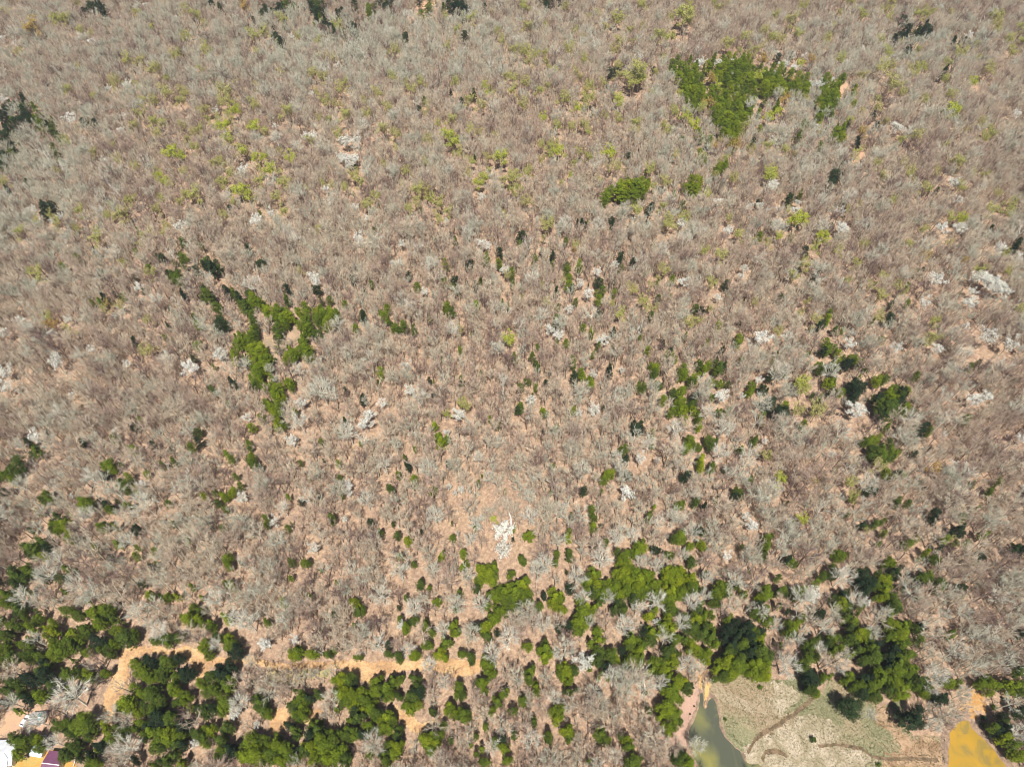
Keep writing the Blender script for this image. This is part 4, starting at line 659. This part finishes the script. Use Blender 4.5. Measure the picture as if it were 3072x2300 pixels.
# ------------------------------------------------ the rest of the forest: one object per kind
def forest(name, protos, rows, label, cat):
    n = len(rows); me = bpy.data.meshes.new(name); me.from_pydata([(r[0], r[1], r[2]) for r in rows], [], [])
    for nm, ty, key in (('vi', 'INT', 3), ('rz', 'FLOAT', 4), ('sx', 'FLOAT', 5), ('sz', 'FLOAT', 6), ('tone', 'FLOAT', 7)):
        a = me.attributes.new(nm, ty, 'POINT'); a.data.foreach_set('value', np.array([r[key] for r in rows], dtype=np.int32 if ty == 'INT' else np.float32))
    o = bpy.data.objects.new(name, me); C.objects.link(o)
    ng = bpy.data.node_groups.new(name, 'GeometryNodeTree'); ng.interface.new_socket('Geometry', in_out='INPUT', socket_type='NodeSocketGeometry'); ng.interface.new_socket('Geometry', in_out='OUTPUT', socket_type='NodeSocketGeometry')
    N_ = ng.nodes.new; L_ = ng.links.new; gi = N_('NodeGroupInput'); go = N_('NodeGroupOutput')
    pool = N_('GeometryNodeJoinGeometry')
    for (root, _, _) in reversed(protos):
        j = N_('GeometryNodeJoinGeometry')
        for ch in root.children:
            oi = N_('GeometryNodeObjectInfo'); oi.inputs['Object'].default_value = ch; oi.transform_space = 'ORIGINAL'; L_(oi.outputs['Geometry'], j.inputs[0])
        g2 = N_('GeometryNodeGeometryToInstance'); L_(j.outputs[0], g2.inputs[0]); L_(g2.outputs[0], pool.inputs[0])
    def attr(nm, ty):
        a = N_('GeometryNodeInputNamedAttribute'); a.data_type = ty; a.inputs[0].default_value = nm
        return [s for s in a.outputs if s.enabled and s.name == 'Attribute'][0]
    m2p = N_('GeometryNodeMeshToPoints'); L_(gi.outputs[0], m2p.inputs[0])
    ip = N_('GeometryNodeInstanceOnPoints'); L_(m2p.outputs[0], ip.inputs['Points']); L_(pool.outputs[0], ip.inputs['Instance']); ip.inputs['Pick Instance'].default_value = True
    L_(attr('vi', 'INT'), ip.inputs['Instance Index'])
    cr = N_('ShaderNodeCombineXYZ'); L_(attr('rz', 'FLOAT'), cr.inputs[2]); L_(cr.outputs[0], ip.inputs['Rotation'])
    cs = N_('ShaderNodeCombineXYZ'); a = attr('sx', 'FLOAT'); L_(a, cs.inputs[0]); L_(a, cs.inputs[1]); L_(attr('sz', 'FLOAT'), cs.inputs[2]); L_(cs.outputs[0], ip.inputs['Scale'])
    L_(ip.outputs[0], go.inputs[0])
    md = o.modifiers.new('trees', 'NODES'); md.node_group = ng
    return tag(o, label, cat, kind='stuff')
rows = lambda L: [(i['x'], i['y'], i['z'], i['v'], i['rot'], i['sx'], i['sz'], i['tone']) for i in L]
sz_ = ground_z(sap[:, 0], sap[:, 1])
saprows = [(float(x), float(y), float(z), random.randrange(12), U(0, 6.28), s * 1.0, s * 1.1, min(1, max(0, random.gauss(.42, .2)))) for (x, y), z in zip(sap, sz_) for s in [U(.16, .42)]]
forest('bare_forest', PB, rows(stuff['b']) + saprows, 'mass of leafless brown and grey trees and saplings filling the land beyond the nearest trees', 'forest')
forest('budding_forest', PY, rows(stuff['y']), 'farther trees with a haze of pale yellow-green buds among the leafless woods', 'budding trees')
forest('evergreen_forest', PE, rows(stuff['e']), 'smaller and farther green pines and cedars scattered through the bare woodland', 'evergreens')
print('COUNTS', {k: (len([i for i in indiv if i['kind'] == k]), len(stuff[k])) for k in 'bewy'}, 'sap', len(saprows))

# ------------------------------------------------ shrubs
def proto_shrub(i):
    e = empty('shrub'); K = MB(); T = MB()
    for c in range(16):
        a = U(0, 6.28); r = U(0, .75); ctr = Vector((math.cos(a) * r, math.sin(a) * r, U(.35, 1.2) * (1.1 - r * .5)))
        T.tube([(0, 0, -.05), ctr], [.05, .02], 3)
        for _ in range(26):
            d = rdir(); K.leaf(ctr + d * U(.15, .42), d + Vector((0, 0, .4)), U(.07, .14), .7)
    T.build('stem', PINEBARK, e); K.build('foliage', NEEDLE, e); return e, 1.3, 1.1
PS = [proto_shrub(i) for i in range(3)]; us = set()
SL = ["bushy green shrub alone in the lower middle of the meadow", "small green shrub near the meadow's lower edge", "dark green shrub at the meadow's upper left", "tiny brown shrub on pale soil up right of the mustard pond",
      "grey-green shrub on the slope right of the orange mud", "small brown shrub close to the right edge", "low brown shrub just above the mustard pond's right bank", "green shrub touching the mustard pond's right bank", "tiny brown shrub above the orange mud patch", "brown shrub at the right edge below the evergreens",
      "small round green shrub between green pond and meadow", "tiny brown tuft at the top of the pond bank", "tiny brown tuft on the pinkish pond bank", "tiny brown tuft low on the pinkish pond bank", "small brown shrub in the litter left of the pond evergreens"]
for n, (px, py, r, t) in enumerate(parse(SHRUBS)):
    v = n % 3; root = PS[v][0]
    if v in us: root = copy_tree(root)
    us.add(v); x, y = gp(px, py, .6); _, _, zc = proj(x, y, .6); s = r * zc / F / 1.1
    root.location = (x, y, float(ground_z(np.array([x]), np.array([y]))[0]) - .02); root.scale = (s, s, s * 1.1); root.rotation_euler = (0, 0, U(0, 6))
    for ch in root.children: ch['tone'] = {'g': .42, 'o': .15}[t] + U(-.05, .1)
    tag(root, SL[n], 'shrub', 'shrubs on open ground around the ponds')
# grass tufts on the meadow, one object
T = MB(); Pm = np.asarray(MEADOW); bx0, by0 = Pm.min(0); bx1, by1 = Pm.max(0); q = np.stack([rng.uniform(bx0, bx1, 26000), rng.uniform(max(by0, -10), by1, 26000)], 1)
okm = (sdist(MEADOW, q[:, 0], q[:, 1]) > 0) & (sdist(POND, q[:, 0], q[:, 1]) < -1.5) & (sdist(OCHRE, q[:, 0], q[:, 1]) < -1.5) & (wob(q[:, 0], q[:, 1], 9, 9) > -.7)
for x, y in q[okm]:
    h = U(.15, .5); z = 0; p = Vector((x, y, z))
    for _ in range(5): T.tri(p + Vector((U(-.15, .15), U(-.15, .15), 0)), Vector((U(-.9, .9), U(-.9, .9), 1)), h, .06)
tag(T.build('meadow_grass', patchy('grass tufts', [(.4, (.09, .11, .04)), (.55, (.22, .21, .10)), (.65, (.42, .36, .21))], .4, 3, k=.4, bump=0)), 'rough tufts of olive and straw grass covering the meadow between the ponds', 'grass', kind='stuff')

# fallen branches and leaf clumps on the forest floor, one object
T = MB(); nq = 15000; qx = rng.uniform(-330, 330, nq); qy = rng.uniform(-20, 330, nq); a_, b__, _z = proj(qx, qy, 0); ok_ = (a_ > -100) & (a_ < 3172) & (b__ < 2400)
for P in (POND, OCHRE, STREAM, MEADOW, MUD, YARD): ok_ &= sdist(P, qx, qy) < -1
qx, qy = qx[ok_], qy[ok_]; qz = ground_z(qx, qy)
for x, y, z in zip(qx, qy, qz):
    a = U(0, 6.28); l = U(.8, 3.5); w_ = U(.03, .09); p = Vector((x, y, z + .06)); d = Vector((math.cos(a), math.sin(a), U(0, .25))); T.tube([p, p + d * l], [w_, w_ * .4], 3)
tag(T.build('forest_litter', patchy('fallen wood', [(.4, (.10, .075, .055)), (.5, (.30, .24, .18)), (.62, (.58, .52, .44))], .8, 3, k=.3, bump=0)), 'fallen branches and sticks strewn over the orange leaf litter of the woodland floor', 'fallen branches', kind='stuff')
# ------------------------------------------------ fallen bleached tree
def w3(ox, oy, s, x, y, z=0.0): return Vector((*gp(ox + x / s, oy + y / s, z), z))
e = empty('fallen_tree', (0, 0, 0)); q = lambda x, y, z: w3(1400, 1450, 6.62, x, y, z)
b0 = q(885, 900, .3); e.location = (b0.x, b0.y, 0); rel = lambda p: p - Vector(e.location)
MB().tube([rel(q(885, 905, .3)), rel(q(880, 690, .8)), rel(q(850, 600, 1.0)), rel(q(790, 470, 1.2)), rel(q(765, 385, 1.4))], [.38, .34, .3, .24, .16], 7).build('trunk', DEAD, e)
for pts in ([(790, 465, 1.2), (740, 455, 1.5), (690, 465, 1.2)], [(795, 460, 1.2), (850, 452, 1.5)], [(770, 390, 1.4), (800, 360, 1.8), (815, 300, 2.0), (800, 255, 1.6)], [(775, 400, 1.4), (745, 385, 1.5), (765, 350, 1.6)]):
    MB().tube([rel(q(*p)) for p in pts], [.17, .13, .09, .05][:len(pts)], 5).build('limb', DEAD, e)
tag(e, 'bleached white fallen tree lying just above the big white blossoming tree', 'fallen tree')

# ------------------------------------------------ homestead in the lower left corner
WHITE = plain('white metal roof', (.62, .64, .67), .5, 0, .14, .5); WALL = plain('white siding', (.70, .70, .68), .7); TRIM = plain('white trim', (.82, .82, .82), .5, 0, .03)
MAROON = plain('maroon metal roof', (.17, .065, .12), .45, 0, .12, .6); DARK = plain('dark opening', (.02, .02, .03), .4); GLASS = plain('dark glass', (.03, .04, .06), .1)
BLUEW = plain('pale blue-white roof', (.62, .69, .78), .5, 0, .06); GREYR = plain('grey roof', (.30, .29, .28), .8); TEAL = plain('faded teal tarp', (.12, .26, .23), .7)
PAINT = plain('white car paint', (.80, .81, .82), .25, 0, .03); RUB = plain('rubber', (.02, .02, .02), .8)
def hq(x, y, z): return w3(0, 2050, 6.62, x, y, z)
def gable(name, label, cat, c, L, W, hw, hr, rz, roofm, ridge_frac=.5, ribs=True):
    e = empty(name, (c.x, c.y, 0), rz); o = .35; yr = (ridge_frac - .5) * W
    MB_ = MB(); n = 0
    MB_.v = [Vector(p) for p in [(-L/2, -W/2, 0), (L/2, -W/2, 0), (L/2, W/2, 0), (-L/2, W/2, 0), (-L/2, -W/2, hw), (L/2, -W/2, hw), (L/2, W/2, hw), (-L/2, W/2, hw), (-L/2, yr, hr), (L/2, yr, hr)]]
    MB_.f = [(0, 1, 5, 4), (2, 3, 7, 6), (1, 2, 6, 9, 5), (3, 0, 4, 8, 7), (3, 2, 1, 0)]
    MB_.build('wall', WALL, e)
    rf = MB(); t = .12
    for sgn, yy in ((-1, -W / 2), (1, W / 2)):
        sl_ = (hr - hw) / abs(yy - yr); y2 = yy + sgn * o; z2 = hw - sl_ * o + .1; z1 = hr + .1; n = len(rf.v)
        rf.v += [Vector(p) for p in [(-L/2 - o, yr, z1), (L/2 + o, yr, z1), (L/2 + o, y2, z2), (-L/2 - o, y2, z2), (-L/2 - o, yr, z1 + t), (L/2 + o, yr, z1 + t), (L/2 + o, y2, z2 + t), (-L/2 - o, y2, z2 + t)]]
        q_ = [(0, 1, 2, 3), (7, 6, 5, 4), (0, 4, 5, 1), (1, 5, 6, 2), (2, 6, 7, 3), (3, 7, 4, 0)]; rf.f += [tuple(n + a for a in f) for f in q_]
        if ribs:
            k = int(L / .7)
            for j in range(k + 1):
                x = -L / 2 + j * L / k; rf.tube([(x, yr + sgn * .05, z1 + t + .02), (x, y2, z2 + t + .02)], [.035, .035], 4)
    r = rf.build('roof', roofm, e)
    MB().box((0, yr, hr + .27), (L + 2 * o, .28, .09)).build('ridge_cap', TRIM, r)
    for x, y, rzz in ((-L * .22, -W / 2 - .03, 0), (L * .22, -W / 2 - .03, 0)):
        wn = MB().box((x, y, hw * .6), (.9, .08, .9)).build('window', TRIM, e); MB().box((x, y - .045, hw * .6), (.72, .03, .72)).build('pane', GLASS, wn)
    d = MB().box((0, -W / 2 - .03, 1.0), (.95, .07, 2.0)).build('door', BLUEW, e); MB().box((.35, -W / 2 - .09, 1.0), (.06, .06, .12)).build('handle', DARK, d)
    return tag(e, label, cat)
pa = hq(-120, 1400, 2.5); pb = hq(310, 1400, 2.5)
H1 = gable('house', 'white-roofed house with a front gable cut by the lower left frame edge', 'house', hq(-60, 1380, 3), 13.5, 8.6, 2.7, 4.3, R(3), WHITE)
gb = MB(); gb.box((3.6, -4.9, 1.3), (3.4, 1.6, 2.6)); gb.build('porch', WALL, H1)
g2 = MB(); g2.v = [Vector(p) for p in [(1.6, -2.2, 4.15), (3.6, -.2, 4.75), (5.6, -2.2, 4.15), (1.6, -6, 2.75), (3.6, -6, 4.0), (5.6, -6, 2.75), (3.6, -1, 4.2)]]
g2.f = [(0, 3, 4, 1), (1, 4, 5, 2)]; g2.build('front_gable', WHITE, H1)
gable('metal_shed', 'maroon metal shed with white trim in the lower left corner', 'shed', hq(1030, 1600, 3), 6.4, 8.4, 2.6, 3.7, R(-6), MAROON)
gable('garden_shed', 'small pale blue-white shed half hidden by evergreens left of the maroon shed', 'garden shed', hq(745, 1330, 2.3), 4.4, 3.4, 2.1, 2.6, R(-8), BLUEW, .5, False)
gable('lean_to', 'small blue-grey roof peeping between evergreens above the pale shed', 'lean-to', hq(800, 1080, 2.3), 3.0, 1.8, 1.9, 2.2, R(-5), BLUEW, .5, False)
gb_ = gable('grey_shed', 'low grey shed with a faded teal panel right of the white car', 'shed', hq(735, 680, 2.2), 5.2, 4.0, 1.9, 2.4, R(5), GREYR, .5, False)
MB().box((.9, .4, 2.5), (1.3, 2.2, .08)).build('tarp', TEAL, gb_)
# car
def car():
    c = hq(500, 735, .6); e = empty('parked_car', (c.x, c.y, .05), R(72))
    L, W = 4.5, 1.8
    prof = [(-2.25, .35), (-2.25, .85), (-2.1, .95), (-1.75, 1.0), (-1.25, 1.42), (.35, 1.45), (1.0, 1.0), (2.05, .88), (2.25, .7), (2.25, .35)]
    v = []; 
    for sx, k in ((-1, 1), (1, 1)):
        for (x, z) in prof: v.append(Vector((x, sx * W / 2 * (.80 if z > 1.2 else 1), z)))
    n = len(prof); f = [tuple(range(n)), tuple(range(2 * n - 1, n - 1, -1))] + [(i, n + i, n + (i + 1) % n, (i + 1) % n) for i in range(n)]
    mesh_obj('body', v, f, PAINT, e)
    for nm, a, b in (('windscreen', (1.0, 1.02), (.42, 1.44)), ('rear_window', (-1.68, 1.06), (-1.27, 1.42))):
        s = 1 if nm == 'windscreen' else -1
        mesh_obj(nm, [Vector((a[0] + .03 * s, -.75, a[1] + .02)), Vector((a[0] + .03 * s, .75, a[1] + .02)), Vector((b[0] + .03 * s, .66, b[1] + .02)), Vector((b[0] + .03 * s, -.66, b[1] + .02))], [(0, 1, 2, 3)], GLASS, e)
    for s in (-1, 1):
        mesh_obj('side_window', [Vector((-1.45, s * .875, 1.05)), Vector((.75, s * .875, 1.05)), Vector((.25, s * .75, 1.38)), Vector((-1.15, s * .75, 1.38))], [(0, 1, 2, 3)], GLASS, e)
        for x in (-1.4, 1.4):
            wh = MB().tube([(x, s * .78, .32), (x, s * .95, .32)], [.33, .33], 14).build('wheel', RUB, e); MB().tube([(x, s * .951, .32), (x, s * .965, .32)], [.18, .18], 10).build('rim', TRIM, wh)
        MB().box((2.24, s * .65, .68), (.06, .35, .14)).build('headlight', GLASS, e); MB().box((-2.24, s * .65, .75), (.06, .3, .14)).build('tail_light', MAROON, e)
    return tag(e, 'white car parked on the dirt drive among trees at lower left', 'car')
car()
a_ = hq(1450, 1640, .9); b_ = hq(1500, 1500, .9); e = empty('white_rail', (a_.x, a_.y, 0)); d_ = b_ - a_
MB().tube([(0, 0, .9), (d_.x, d_.y, .9)], [.12, .12], 6).build('rail', TRIM, e)
for t in (0.05, .5, .95): MB().tube([(d_.x * t, d_.y * t, 0), (d_.x * t, d_.y * t, .88)], [.07, .07], 6).build('post', TRIM, e)
tag(e, 'short white rail right of the maroon shed', 'rail')

# ------------------------------------------------ air
if HAZE > 0:
    hz = MB().box((0, 350, 147), (2300, 1500, 330)).build('haze', bpy.data.materials.new('haze'))
    hm = hz.data.materials[0]; hm.use_nodes = True; hm.node_tree.nodes.clear(); ou = hm.node_tree.nodes.new('ShaderNodeOutputMaterial'); pv = hm.node_tree.nodes.new('ShaderNodeVolumePrincipled')
    pv.inputs['Color'].default_value = (.80, .88, 1, 1); pv.inputs['Density'].default_value = HAZE; pv.inputs['Anisotropy'].default_value = .2
    hm.node_tree.links.new(pv.outputs[0], ou.inputs['Volume']); tag(hz, 'thin bluish air greying the far woods', 'haze', kind='stuff')
